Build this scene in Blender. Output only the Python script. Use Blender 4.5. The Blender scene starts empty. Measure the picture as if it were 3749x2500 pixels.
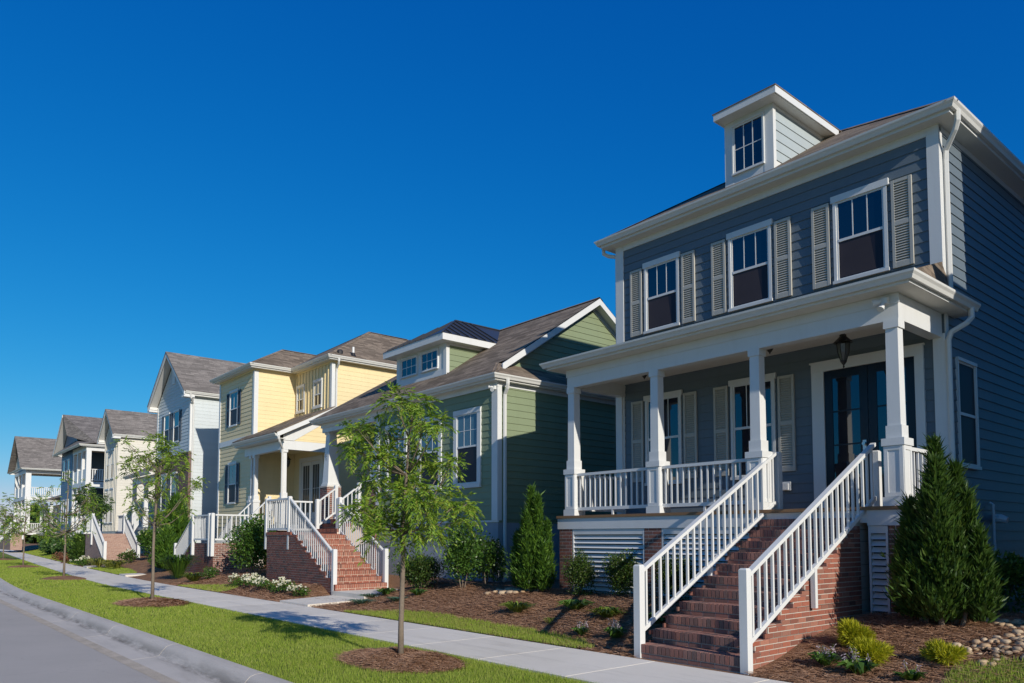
import bpy, math, random
import numpy as np
from mathutils import Vector, Matrix
R = math.radians
random.seed(7); rng = np.random.default_rng(7)
SC = bpy.context.scene; COL = SC.collection

# ------------------------------------------------------------------ materials
def new_mat(name):
    m = bpy.data.materials.new(name); m.use_nodes = True
    nt = m.node_tree; b = nt.nodes['Principled BSDF']
    return m, nt, b
def N(nt, t, **kw):
    n = nt.nodes.new(t)
    for k, v in kw.items(): setattr(n, k, v)
    return n
def L(nt, a, b): nt.links.new(a, b)
def setin(n, **kw):
    for k, v in kw.items(): n.inputs[k.replace('_', ' ')].default_value = v
def c4(c): return (c[0], c[1], c[2], 1)
def noise(nt, vec, scale, detail=4, rough=.55):
    n = N(nt, 'ShaderNodeTexNoise'); setin(n, Scale=scale, Detail=detail, Roughness=rough)
    if vec is not None: L(nt, vec, n.inputs['Vector'])
    return n.outputs['Fac']
def ramp(nt, fac, stops):
    r = N(nt, 'ShaderNodeValToRGB'); e = r.color_ramp.elements
    while len(e) < len(stops): e.new(.5)
    for i, (p, c) in enumerate(stops): e[i].position = p; e[i].color = c4(c)
    L(nt, fac, r.inputs['Fac']); return r.outputs['Color']
def mixc(nt, fac, a, b, mode='MIX'):
    m = N(nt, 'ShaderNodeMix', data_type='RGBA', blend_type=mode)
    for s, v in ((m.inputs[0], fac), (m.inputs[6], a), (m.inputs[7], b)):
        if isinstance(v, (int, float)): s.default_value = v
        elif isinstance(v, (tuple, list)): s.default_value = c4(v)
        else: L(nt, v, s)
    return m.outputs[2]
def mth(nt, op, a, b=0.0):
    m = N(nt, 'ShaderNodeMath', operation=op)
    for s, v in ((m.inputs[0], a), (m.inputs[1], b)):
        if isinstance(v, (int, float)): s.default_value = v
        else: L(nt, v, s)
    return m.outputs[0]
def objco(nt): return N(nt, 'ShaderNodeTexCoord').outputs['Object']
def bump(nt, b, h, strength, dist=.01):
    n = N(nt, 'ShaderNodeBump'); setin(n, Strength=strength, Distance=dist)
    L(nt, h, n.inputs['Height']); L(nt, n.outputs['Normal'], b.inputs['Normal'])
def planar(nt, vscale=1.0):
    """u along the wall (x or y by the face's normal), v up"""
    co = objco(nt); s = N(nt, 'ShaderNodeSeparateXYZ'); L(nt, co, s.inputs[0])
    g = N(nt, 'ShaderNodeNewGeometry'); ns = N(nt, 'ShaderNodeSeparateXYZ'); L(nt, g.outputs['True Normal'], ns.inputs[0])
    isx = mth(nt, 'GREATER_THAN', mth(nt, 'ABSOLUTE', ns.outputs[0]), mth(nt, 'ABSOLUTE', ns.outputs[1]))
    u = mth(nt, 'ADD', mth(nt, 'MULTIPLY', s.outputs[1], isx), mth(nt, 'MULTIPLY', s.outputs[0], mth(nt, 'SUBTRACT', 1.0, isx)))
    c = N(nt, 'ShaderNodeCombineXYZ'); L(nt, u, c.inputs[0]); L(nt, mth(nt, 'MULTIPLY', s.outputs[2], vscale), c.inputs[1])
    return c.outputs[0], co
def paint(name, col, rough=.45, var=.05, dirt=.0):
    m, nt, b = new_mat(name); co = objco(nt)
    f = noise(nt, co, 1.7, 5); f2 = noise(nt, co, 38, 3)
    d = tuple(max(0, c*(1-var*1.6)) for c in col); l = tuple(min(.9, c*(1+var)) for c in col)
    c = mixc(nt, f, d, l); c = mixc(nt, mth(nt, 'MULTIPLY', f2, .12), c, tuple(x*.8 for x in col))
    gi = N(nt, 'ShaderNodeNewGeometry'); c = mixc(nt, mth(nt, 'MULTIPLY', gi.outputs['Random Per Island'], .16), c, tuple(x*.62 for x in col))
    mp = N(nt, 'ShaderNodeMapping'); L(nt, co, mp.inputs[0]); mp.inputs['Scale'].default_value = (3.5, 3.5, .5); c = mixc(nt, mth(nt, 'MULTIPLY', mth(nt, 'MAXIMUM', mth(nt, 'SUBTRACT', noise(nt, mp.outputs[0], 1.5, 6, .7), .5), 0.0), .9), c, tuple(x*.68 for x in (col[0], col[1]*.96, col[2]*.9)))
    L(nt, c, b.inputs['Base Color']); setin(b, Roughness=rough); b.inputs['Specular IOR Level'].default_value = .35
    bump(nt, b, f2, .08, .004)
    return m
def island(name, cols, rough=.8, nscale=60, bmp=.35, trans=0.0, spec=.25, dark=.25):
    """each loose piece (brick, leaf, blade, stone) gets its own tone"""
    m, nt, b = new_mat(name)
    g = N(nt, 'ShaderNodeNewGeometry'); k = len(cols)
    c = ramp(nt, g.outputs['Random Per Island'], [(i/max(1, k-1), cc) for i, cc in enumerate(cols)])
    if nscale:
        co = objco(nt); f = noise(nt, co, nscale, 4)
        c = mixc(nt, mth(nt, 'MULTIPLY', f, dark*2), c, tuple(x*.45 for x in cols[0]))
        bump(nt, b, f, bmp, .006)
    L(nt, c, b.inputs['Base Color']); setin(b, Roughness=rough); b.inputs['Specular IOR Level'].default_value = spec
    if trans:
        t = N(nt, 'ShaderNodeBsdfTranslucent'); mx = N(nt, 'ShaderNodeMixShader'); mx.inputs[0].default_value = trans
        tc = mixc(nt, 1.0, c, (1.25, 1.3, .55), 'MULTIPLY'); L(nt, tc, t.inputs['Color'])
        out = nt.nodes['Material Output']
        L(nt, b.outputs[0], mx.inputs[1]); L(nt, t.outputs[0], mx.inputs[2]); L(nt, mx.outputs[0], out.inputs['Surface'])
    return m
def brick_tex(name, cols, mortar, bw=.19, bh=.066):
    m, nt, b = new_mat(name); v, co = planar(nt)
    t = N(nt, 'ShaderNodeTexBrick'); L(nt, v, t.inputs['Vector']); t.offset = .5
    setin(t, Scale=1.0, Mortar_Size=.006, Brick_Width=bw, Row_Height=bh, Bias=0.0)
    t.inputs['Color1'].default_value = c4(cols[0]); t.inputs['Color2'].default_value = c4(cols[1]); t.inputs['Mortar'].default_value = c4(mortar)
    c = mixc(nt, mth(nt, 'MULTIPLY', noise(nt, co, 6, 5), .5), t.outputs['Color'], tuple(x*.5 for x in cols[0]))
    L(nt, c, b.inputs['Base Color']); setin(b, Roughness=.85); bump(nt, b, t.outputs['Fac'], -.4, .006)
    return m
def shingle(name, a, bcol):
    m, nt, b = new_mat(name); v, co = planar(nt, 1.75)
    t = N(nt, 'ShaderNodeTexBrick'); L(nt, v, t.inputs['Vector']); t.offset = .37; t.squash = 1.35; t.squash_frequency = 3
    setin(t, Scale=1.0, Mortar_Size=.008, Mortar_Smooth=.3, Brick_Width=.42, Row_Height=.15, Bias=0.0)
    t.inputs['Color1'].default_value = c4(a); t.inputs['Color2'].default_value = c4(bcol); t.inputs['Mortar'].default_value = c4(tuple(x*.42 for x in a))
    c = mixc(nt, mth(nt, 'MULTIPLY', noise(nt, co, 90, 3), .5), t.outputs['Color'], tuple(x*.55 for x in a))
    mp = N(nt, 'ShaderNodeMapping'); L(nt, v, mp.inputs[0]); mp.inputs['Scale'].default_value = (2.6, 8.5, 1)
    c = mixc(nt, mth(nt, 'MINIMUM', mth(nt, 'MULTIPLY', mth(nt, 'MAXIMUM', mth(nt, 'SUBTRACT', noise(nt, mp.outputs[0], 1.0, 3, .6), .47), 0.0), 4.0), .8), c, tuple(x*.55 for x in a))
    c = mixc(nt, mth(nt, 'MULTIPLY', noise(nt, co, .9, 4), .3), c, tuple(min(.4, x*1.3) for x in bcol))
    L(nt, c, b.inputs['Base Color']); setin(b, Roughness=.92); b.inputs['Specular IOR Level'].default_value = .15
    bump(nt, b, t.outputs['Fac'], -.6, .012)
    return m
def ground_mat(name, stops, s1, s2, rough=.95, bmp=.5, dist=.02, stretch=None):
    m, nt, b = new_mat(name); co = objco(nt)
    f1 = noise(nt, co, s1, 6, .6); f2 = noise(nt, co, s2, 6, .65)
    f = mth(nt, 'ADD', mth(nt, 'MULTIPLY', f1, .5), mth(nt, 'MULTIPLY', f2, .5))
    L(nt, ramp(nt, f, stops), b.inputs['Base Color']); setin(b, Roughness=rough); b.inputs['Specular IOR Level'].default_value = .2
    bump(nt, b, f2, bmp, dist); return m
def metal(name, col, rough, met=0.0, spec=.5):
    m, nt, b = new_mat(name); setin(b, Base_Color=c4(col), Roughness=rough, Metallic=met)
    b.inputs['Specular IOR Level'].default_value = spec
    f = noise(nt, objco(nt), 25, 4); L(nt, mth(nt, 'MULTIPLY_ADD' if False else 'ADD', mth(nt, 'MULTIPLY', f, .15), rough-.07), b.inputs['Roughness'])
    return m
def glass_mat(name, col, ior=2.2):
    m, nt, b = new_mat(name); co = objco(nt)
    setin(b, Base_Color=c4(col), Roughness=.03, IOR=ior)
    bump(nt, b, noise(nt, co, 1.3, 2), .05, .02); return m

M = {}
M['white'] = paint('white_trim_paint', (.68, .68, .66), .4, .03)
M['gutter'] = paint('white_gutter_enamel', (.66, .65, .61), .35, .02)
M['cream'] = paint('cream_shutter_paint', (.46, .44, .385), .5, .04)
M['soffit'] = paint('white_soffit_paint', (.70, .68, .62), .6, .03)
M['grey'] = paint('slate_grey_siding_paint', (.132, .166, .192), .5, .05)
M['grey_light'] = paint('pale_grey_siding_paint', (.40, .45, .46), .5, .04)
M['green'] = paint('sage_green_siding_paint', (.22, .265, .155), .5, .05)
M['yellow'] = paint('butter_yellow_siding_paint', (.78, .63, .35), .5, .04)
M['pale'] = paint('pale_blue_white_siding_paint', (.56, .60, .60), .5, .04)
M['cream_w'] = paint('cream_board_paint', (.64, .60, .51), .5, .04)
M['blue'] = paint('denim_blue_siding_paint', (.10, .17, .26), .5, .05)
M['tan'] = paint('tan_siding_paint', (.62, .52, .36), .5, .05)
M['navy'] = paint('navy_shutter_paint', (.035, .05, .075), .4, .05)
M['door'] = paint('dark_navy_door_paint', (.012, .014, .022), .3, .05)
M['found'] = paint('grey_stucco', (.30, .33, .36), .85, .10)
M['black'] = metal('black_iron', (.012, .011, .010), .45)
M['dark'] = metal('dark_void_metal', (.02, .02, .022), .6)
M['seam'] = metal('charcoal_seam_metal', (.045, .047, .052), .38, .3)
M['steel'] = metal('satin_nickel', (.6, .6, .58), .3, 1.0)
M['screen'] = paint('insect_screen', (.017, .015, .024), .5, .15)
M['blind'] = paint('white_blind_behind_glass', (.10, .20, .27), .25, .05)
M['glass'] = glass_mat('window_glass', (.003, .008, .018), 1.9)
M['lampglass'] = glass_mat('seeded_lamp_glass', (.10, .10, .09), 1.5)
M['drape'] = paint('drape_behind_screen', (.048, .036, .040), .6, .2)
M['curtain'] = paint('curtain_behind_glass', (.05, .05, .045), .3, .1)
M['wood'] = ground_mat('porch_edge_wood', [(0, (.18, .10, .05)), (1, (.32, .19, .10))], 3, 60, .7, .2, .004)
M['brick'] = island('red_brick', [(.23, .09, .065), (.28, .115, .085), (.18, .08, .062), (.33, .15, .11), (.13, .08, .068), (.26, .105, .075), (.105, .085, .078), (.30, .14, .11)], .85, 45, .5)
M['brick_s'] = island('lightened_step_brick', [(.30, .145, .115), (.37, .18, .14), (.24, .12, .10), (.19, .125, .11), (.41, .21, .165), (.33, .15, .115), (.15, .115, .105), (.38, .20, .16)], .85, 45, .5)  # browner brick for the steps, colour lightened to stand in for light on the risers
M['brick_g'] = island('orange_red_brick', [(.32, .10, .062), (.38, .14, .09), (.26, .09, .062), (.42, .19, .13), (.17, .08, .06), (.34, .12, .08), (.30, .15, .11)], .85, 45, .5)
M['brick_d'] = brick_tex('brown_brick', [(.14, .075, .06), (.20, .11, .085)], (.26, .22, .19))
M['brick_p'] = brick_tex('pale_rose_brick', [(.30, .17, .13), (.40, .25, .19)], (.50, .42, .36))
M['mortar'] = ground_mat('grey_mortar', [(.3, (.40, .35, .30)), (.8, (.56, .50, .43))], 9, 120, .95, .4, .004)
M['mortar_g'] = ground_mat('pink_mortar', [(.3, (.60, .48, .38)), (.8, (.74, .61, .50))], 9, 120, .95, .4, .004)
M['roof'] = shingle('brown_grey_shingles', (.10, .074, .055), (.33, .255, .19))
M['roof2'] = shingle('weathered_shingles', (.12, .105, .095), (.32, .28, .25))
def cast(name, stops, s1, dirt_y=None):
    m, nt, b = new_mat(name); co = objco(nt); f1 = noise(nt, co, s1, 6, .6); f2 = noise(nt, co, 60, 5, .65)
    c = ramp(nt, mth(nt, 'ADD', mth(nt, 'MULTIPLY', f1, .62), mth(nt, 'MULTIPLY', f2, .38)), stops)
    g = N(nt, 'ShaderNodeNewGeometry'); c = mixc(nt, mth(nt, 'MULTIPLY', g.outputs['Random Per Island'], .22), c, tuple(x*.62 for x in stops[1][1]))
    st = N(nt, 'ShaderNodeMapping'); L(nt, co, st.inputs[0]); st.inputs['Scale'].default_value = (.35, 2.2, 1); fs = noise(nt, st.outputs[0], 1.6, 6, .7)
    c = mixc(nt, mth(nt, 'MULTIPLY', mth(nt, 'MAXIMUM', mth(nt, 'SUBTRACT', fs, .52), 0.0), 1.6), c, (.24, .21, .17))
    if dirt_y is not None:
        s = N(nt, 'ShaderNodeSeparateXYZ'); L(nt, co, s.inputs[0]); d = mth(nt, 'ABSOLUTE', mth(nt, 'SUBTRACT', s.outputs[1], dirt_y)); k = mth(nt, 'MAXIMUM', mth(nt, 'SUBTRACT', 1.0, mth(nt, 'DIVIDE', d, .11)), 0.0)
        st2 = N(nt, 'ShaderNodeMapping'); L(nt, co, st2.inputs[0]); st2.inputs['Scale'].default_value = (.9, 5, 5); fd = noise(nt, st2.outputs[0], 1.2, 6, .7)
        c = mixc(nt, mth(nt, 'MULTIPLY', k, mth(nt, 'MINIMUM', mth(nt, 'MULTIPLY', mth(nt, 'MAXIMUM', mth(nt, 'SUBTRACT', fd, .40), 0.0), 4.5), .85)), c, (.13, .115, .095))
    L(nt, c, b.inputs['Base Color']); setin(b, Roughness=.85); b.inputs['Specular IOR Level'].default_value = .2; bump(nt, b, f2, .18, .004); return m
M['concrete'] = cast('pavement_concrete', [(.25, (.62, .565, .48)), (.5, (.73, .67, .58)), (.8, (.80, .74, .65))], .9)
M['kerb'] = cast('kerb_concrete', [(.25, (.40, .37, .33)), (.55, (.53, .48, .42)), (.8, (.62, .56, .485))], .6, 3.15)
M['asphalt'] = ground_mat('worn_asphalt', [(.25, (.30, .27, .235)), (.45, (.395, .36, .32)), (.6, (.44, .40, .355)), (.78, (.53, .475, .41))], .38, 130, .9, .5, .008)
M['grit'] = ground_mat('beige_grit', [(.3, (.30, .26, .20)), (.6, (.52, .44, .35)), (.8, (.60, .51, .40))], 3.5, 90)
M['joint'] = ground_mat('joint_dirt', [(.3, (.10, .09, .075)), (.8, (.2, .18, .15))], 3, 60)
nt = M['asphalt'].node_tree; b = nt.nodes['Principled BSDF']; src = b.inputs['Base Color'].links[0].from_socket; co = objco(nt)
vo = N(nt, 'ShaderNodeTexVoronoi', feature='DISTANCE_TO_EDGE'); wv = N(nt, 'ShaderNodeVectorMath', operation='ADD'); nz = N(nt, 'ShaderNodeTexNoise'); setin(nz, Scale=1.4, Detail=6.0); L(nt, co, nz.inputs['Vector']); L(nt, co, wv.inputs[0]); L(nt, nz.outputs['Color'], wv.inputs[1]); L(nt, wv.outputs[0], vo.inputs['Vector']); setin(vo, Scale=.42)
L(nt, mixc(nt, mth(nt, 'MULTIPLY', mth(nt, 'LESS_THAN', vo.outputs['Distance'], .004), .10), src, (.13, .12, .11)), b.inputs['Base Color'])
M['straw'] = ground_mat('pine_straw_bed', [(.25, (.11, .055, .03)), (.5, (.25, .135, .075)), (.8, (.40, .24, .145))], 2.2, 55, .95, .9, .03)
M['needle'] = island('pine_needles', [(.28, .145, .078), (.42, .235, .135), (.17, .08, .045), (.52, .32, .20), (.33, .175, .10)], .8, 0, 0, 0, .2)
M['lawn'] = ground_mat('lawn_floor', [(.3, (.10, .14, .02)), (.55, (.17, .22, .035)), (.8, (.27, .28, .07))], 1.1, 70, .95, .8, .03)
M['blade'] = island('lawn_blades', [(.18, .26, .025), (.25, .34, .035), (.32, .41, .06), (.21, .29, .03), (.42, .42, .12), (.28, .36, .045)], .6, 0, 0, .35, .2)
nt = M['blade'].node_tree; b = [n for n in nt.nodes if n.type == 'BSDF_PRINCIPLED'][0]; src = b.inputs['Base Color'].links[0].from_socket
L(nt, mixc(nt, mth(nt, 'MULTIPLY', mth(nt, 'MAXIMUM', mth(nt, 'SUBTRACT', noise(nt, objco(nt), .9, 5, .65), .46), 0.0), 1.3), src, (.38, .40, .12)), b.inputs['Base Color'])
M['bark'] = ground_mat('young_bark', [(.3, (.13, .10, .075)), (.7, (.25, .20, .15))], 7, 45, .9, .5, .01)
def leaf(name, cols, tr=.3, rough=.5): M[name] = island(name, cols, rough, 0, 0, tr, .3)
leaf('pistache_leaf', [(.12, .22, .02), (.19, .32, .028), (.09, .17, .02), (.26, .38, .04), (.24, .26, .04), (.15, .27, .025)])
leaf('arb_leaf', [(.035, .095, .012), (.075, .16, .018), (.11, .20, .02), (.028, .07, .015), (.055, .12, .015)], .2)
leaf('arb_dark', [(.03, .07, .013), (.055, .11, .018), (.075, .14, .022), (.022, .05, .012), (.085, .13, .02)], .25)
leaf('gold_leaf', [(.30, .31, .012), (.44, .41, .02), (.22, .26, .015), (.52, .46, .03)], .3)
leaf('box_leaf', [(.03, .065, .012), (.05, .10, .015), (.075, .12, .02), (.022, .05, .012), (.10, .11, .03)], .2, .35)
leaf('shrub_leaf', [(.035, .09, .014), (.065, .14, .02), (.10, .18, .03), (.028, .07, .015)], .25, .35)
leaf('hosta_leaf', [(.09, .20, .03), (.14, .27, .05), (.07, .15, .03), (.20, .30, .08)], .3)
leaf('lily_leaf', [(.10, .17, .025), (.16, .24, .035), (.24, .27, .05), (.08, .13, .02)], .3)
leaf('yellow_grass', [(.30, .32, .06), (.40, .38, .10), (.22, .28, .05)], .3)
leaf('juniper_leaf', [(.07, .15, .09), (.11, .20, .13), (.05, .11, .06)], .2)
leaf('far_leaf', [(.035, .08, .02), (.06, .12, .03), (.08, .14, .035)], .25)
leaf('red_leaf', [(.14, .05, .03), (.20, .08, .04), (.10, .05, .03)], .2)
leaf('white_petal', [(.72, .70, .60), (.80, .78, .70), (.66, .60, .42)], .3)
leaf('lilac_petal', [(.36, .29, .37), (.46, .40, .46), (.26, .20, .27)], .3)
M['stone'] = island('river_stone', [(.46, .32, .19), (.60, .43, .26), (.40, .29, .19), (.64, .50, .34), (.52, .34, .19), (.34, .26, .18)], .75, 18, .3)

# ------------------------------------------------------------------ builders
BASE = {}
def tag(o, label=None, cat=None, group=None, kind=None):
    for k, v in (('label', label), ('category', cat), ('group', group), ('kind', kind)):
        if v: o[k] = v
    return o
def thing(name, label, cat, base, group=None):
    o = bpy.data.objects.new(name, None); COL.objects.link(o); o.location = base; o.empty_display_size = .2
    BASE[o] = Vector(base); return tag(o, label, cat, group)
def rootbase(p): return BASE[p]
class MB:
    def __init__(s): s.v = []; s.f = []
    def quad(s, *p):
        i = len(s.v); s.v += [tuple(q) for q in p]; s.f.append(tuple(range(i, i+len(p))))
    def hexa(s, p):
        i = len(s.v); s.v += [tuple(q) for q in p]
        s.f += [tuple(i+k for k in q) for q in ((0, 3, 2, 1), (4, 5, 6, 7), (0, 1, 5, 4), (1, 2, 6, 5), (2, 3, 7, 6), (3, 0, 4, 7))]
    def box(s, x0, x1, y0, y1, z0, z1):
        s.hexa([(x0, y0, z0), (x1, y0, z0), (x1, y1, z0), (x0, y1, z0), (x0, y0, z1), (x1, y0, z1), (x1, y1, z1), (x0, y1, z1)])
    def prism(s, pts, d):
        n = len(pts); i = len(s.v); d = Vector(d)
        s.v += [tuple(p) for p in pts] + [tuple(Vector(p)+d) for p in pts]
        s.f.append(tuple(range(i, i+n))); s.f.append(tuple(range(i+2*n-1, i+n-1, -1)))
        for k in range(n): s.f.append((i+k, i+n+k, i+n+(k+1) % n, i+(k+1) % n))
    def frustum(s, cx, cy, z0, z1, a0, a1, b0=None, b1=None):
        b0 = a0 if b0 is None else b0; b1 = a1 if b1 is None else b1
        s.hexa([(cx-a0, cy-b0, z0), (cx+a0, cy-b0, z0), (cx+a0, cy+b0, z0), (cx-a0, cy+b0, z0), (cx-a1, cy-b1, z1), (cx+a1, cy-b1, z1), (cx+a1, cy+b1, z1), (cx-a1, cy+b1, z1)])
    def beam(s, a, b, w, h):
        a = Vector(a); b = Vector(b); d = b-a; sd = Vector((-d.y, d.x, 0)).normalized()*w/2; u = Vector((0, 0, h))
        s.hexa([a-sd, b-sd, b+sd, a+sd, a-sd+u, b-sd+u, b+sd+u, a+sd+u])
    def tube(s, path, rad, n=8, cap=True):
        path = [Vector(p) for p in path]; rad = rad if isinstance(rad, (list, tuple)) else [rad]*len(path); i0 = len(s.v)
        ref = Vector((0, 0, 1)); dd = (path[-1]-path[0]).normalized()
        if abs(dd.z) > .8: ref = Vector((1, 0, 0))
        for k, p in enumerate(path):
            t = (path[min(k+1, len(path)-1)]-path[max(k-1, 0)]).normalized(); a = t.cross(ref).normalized(); b = t.cross(a)
            for j in range(n):
                an = 2*math.pi*j/n; s.v.append(tuple(p+(a*math.cos(an)+b*math.sin(an))*rad[k]))
        for k in range(len(path)-1):
            for j in range(n):
                a = i0+k*n+j; b = i0+k*n+(j+1) % n; s.f.append((a, b, b+n, a+n))
        if cap:
            s.f.append(tuple(range(i0+n-1, i0-1, -1))); e = i0+(len(path)-1)*n; s.f.append(tuple(range(e, e+n)))
    def lathe(s, c, prof, n=12):
        i0 = len(s.v)
        for r, z in prof:
            for j in range(n):
                an = 2*math.pi*j/n; s.v.append((c[0]+r*math.cos(an), c[1]+r*math.sin(an), c[2]+z))
        for k in range(len(prof)-1):
            for j in range(n):
                a = i0+k*n+j; b = i0+k*n+(j+1) % n; s.f.append((a, b, b+n, a+n))
        s.f.append(tuple(range(i0+n-1, i0-1, -1))); e = i0+(len(prof)-1)*n; s.f.append(tuple(range(e, e+n)))
    def sweep(s, path, prof, closed=False):
        """profile of (outward, z) swept along an XY path, outward = right-hand side, mitred"""
        P = [Vector((p[0], p[1])) for p in path]; n = len(P); segs = n if closed else n-1; nr = []
        for k in range(segs):
            d = (P[(k+1) % n]-P[k]).normalized(); nr.append(Vector((d.y, -d.x)))
        i0 = len(s.v); m = len(prof)
        for k in range(n):
            a = nr[(k-1) % segs] if (closed or k > 0) else nr[0]; b = nr[k % segs] if (closed or k < n-1) else nr[-1]
            mi = (a+b)/(1+a.dot(b))
            for o, z in prof: s.v.append((P[k].x+mi.x*o, P[k].y+mi.y*o, z))
        for k in range(segs):
            for j in range(m):
                a = i0+k*m+j; b = i0+k*m+(j+1) % m; c = i0+((k+1) % n)*m
                s.f.append((a, b, c+(j+1) % m, c+j))
        if not closed:
            s.f.append(tuple(range(i0, i0+m))); e = i0+(n-1)*m; s.f.append(tuple(range(e+m-1, e-1, -1)))
    def build(s, name, mat, parent=None, smooth=False, off=(0, 0, 0)):
        b = (BASE[parent] if parent is not None else Vector((0, 0, 0)))+Vector(off)
        me = bpy.data.meshes.new(name); me.from_pydata([(x-b.x, y-b.y, z-b.z) for x, y, z in s.v], [], s.f)
        me.materials.append(M[mat] if isinstance(mat, str) else mat)
        if smooth: me.polygons.foreach_set('use_smooth', [True]*len(me.polygons))
        return place(name, me, parent, off)
def place(name, me, parent=None, off=(0, 0, 0)):
    o = bpy.data.objects.new(name, me); COL.objects.link(o)
    if parent is not None:
        o.parent = parent; BASE[o] = BASE[parent]+Vector(off); o.location = off
    else: BASE[o] = Vector((0, 0, 0))
    return o
def np_mesh(name, V, F, mat, parent=None, smooth=False):
    b = np.array(BASE[parent] if parent is not None else (0, 0, 0)); V = np.asarray(V, float).reshape(-1, 3)-b; F = np.asarray(F, np.int32)
    me = bpy.data.meshes.new(name); k = F.shape[1]
    me.vertices.add(len(V)); me.vertices.foreach_set('co', V.ravel())
    me.loops.add(F.size); me.loops.foreach_set('vertex_index', F.ravel())
    me.polygons.add(len(F)); me.polygons.foreach_set('loop_start', np.arange(0, F.size, k, dtype=np.int32))
    me.polygons.foreach_set('loop_total', np.full(len(F), k, np.int32)); me.update(calc_edges=True)
    me.materials.append(M[mat])
    if smooth: me.polygons.foreach_set('use_smooth', [True]*len(F))
    return place(name, me, parent)
def unit(a): return a/np.maximum(1e-9, np.linalg.norm(a, axis=-1, keepdims=True))
def leaf_arrays(P, D, Ln, W, up=None):
    """diamond leaves from P along D, length Ln, width W"""
    n = len(P); D = unit(D); r = up if up is not None else rng.normal(size=(n, 3)); S = unit(np.cross(D, r))
    Ln = np.broadcast_to(np.asarray(Ln, float).reshape(-1, 1), (n, 1)); W = np.broadcast_to(np.asarray(W, float).reshape(-1, 1), (n, 1))
    V = np.stack([P, P+D*Ln*.45+S*W/2, P+D*Ln, P+D*Ln*.45-S*W/2], 1)
    return V.reshape(-1, 3), np.arange(4*n).reshape(n, 4)
def merge(parts):
    V = []; F = []; o = 0
    for v, f in parts: V.append(v); F.append(f+o); o += len(v)
    return np.concatenate(V), np.concatenate(F)

class Fr:
    """a wall plane: u along it, z up, n outward"""
    def __init__(s, k, pos): s.k = k; s.p = pos
    def P(s, u, z, n):
        return {'Y-': (u, s.p-n, z), 'Y+': (u, s.p+n, z), 'X+': (s.p+n, u, z), 'X-': (s.p-n, u, z)}[s.k]
    def box(s, mb, u0, u1, z0, z1, n0, n1):
        a = s.P(u0, z0, n0); b = s.P(u1, z1, n1)
        mb.box(min(a[0], b[0]), max(a[0], b[0]), min(a[1], b[1]), max(a[1], b[1]), min(a[2], b[2]), max(a[2], b[2]))
def siding(mb, fr, u0, u1, z0, z1, lims=None, e=.161, t=.014, zref=1.93):
    """lapped boards: each board's foot stands proud of the one below"""
    lims = lims or (lambda z: (u0, u1)); k = math.floor((z0-zref)/e); z = zref+k*e
    while z < z1-1e-4:
        a = max(z, z0); b = min(z+e, z1); la = lims(a); lb = lims(b)
        na = t*(1-(a-z)/e)+.003; nb = t*(1-(b-z)/e)+.003
        if la[1]-la[0] > .001:
            mb.quad(fr.P(la[0], a, na), fr.P(la[1], a, na), fr.P(lb[1], b, nb), fr.P(lb[0], b, nb))
            mb.quad(fr.P(la[0], a, 0), fr.P(la[1], a, 0), fr.P(la[1], a, na), fr.P(la[0], a, na))
        z += e
def brickwall(mb, fr, u0, u1, z0, z1, hole=None, row=.065, bl=.19, g=.012, top=None, d=.003, rw=None):
    """real bricks proud of a mortar core; top(u) limits the height"""
    z = z0; k = 0
    while z < z1-.02:
        u = u0-(bl/2 if k % 2 else 0)
        while u < u1-.01:
            a = max(u, u0); b = min(u+bl-g, u1); zt = z+row-g
            zt = zt if top is None else min(zt, top((a+b)/2))
            if b-a > .02 and zt-z > .012: fr.box(mb, a, b, z, zt, -.02, d)
            u += bl
        z += row; k += 1
def window(house, fr, u0, u1, z0, z1, mid, cas=.085, head=.12, grid=(3, 1), gtop=True, lower='screen', upper='glass', sill=.05, name='window', lowgrid=None, hx=.03):
    """casing, head, sill, sashes and bars in one mesh, panes as its children; u0..z1 is the glass"""
    mb = MB(); s = .03
    fr.box(mb, u0-cas, u0-s, z0-.03, z1+s, 0, .045); fr.box(mb, u1+s, u1+cas, z0-.03, z1+s, 0, .045)
    fr.box(mb, u0-cas-hx, u1+cas+hx, z1+s, z1+s+head, 0, .055); fr.box(mb, u0-cas-hx/2, u1+cas+hx/2, z0-.03-sill, z0-.03, 0, .065)
    fr.box(mb, u0-s, u0, z0-.03, z1+s, 0, .030); fr.box(mb, u1, u1+s, z0-.03, z1+s, 0, .030)
    fr.box(mb, u0, u1, z1, z1+s, 0, .028); fr.box(mb, u0, u1, z0-.03, z0, 0, .028)
    if mid: fr.box(mb, u0, u1, mid-.022, mid+.022, 0, .034)
    def bars(a, b, g):
        for i in range(1, g[0]): x = u0+(u1-u0)*i/g[0]; fr.box(mb, x-.008, x+.008, a, b, 0, .024)
        for i in range(1, g[1]): z = a+(b-a)*i/g[1]; fr.box(mb, u0, u1, z-.008, z+.008, 0, .0235)
    bars((mid or z0)+(.022 if mid else 0), z1, grid)
    if lowgrid: bars(z0, mid-.022, lowgrid)
    w = mb.build(name, 'white', house)
    def pane(a, b, mat, nm):
        p = MB(); fr.box(p, u0, u1, a, b, 0, .019); return p.build(nm, mat, w)
    if mid: pane(mid+.022, z1, upper, 'pane'); pane(z0, mid-.022, lower, 'insect_screen' if lower == 'screen' else 'pane')
    else: pane(z0, z1, upper, 'pane')
    return w
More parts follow.
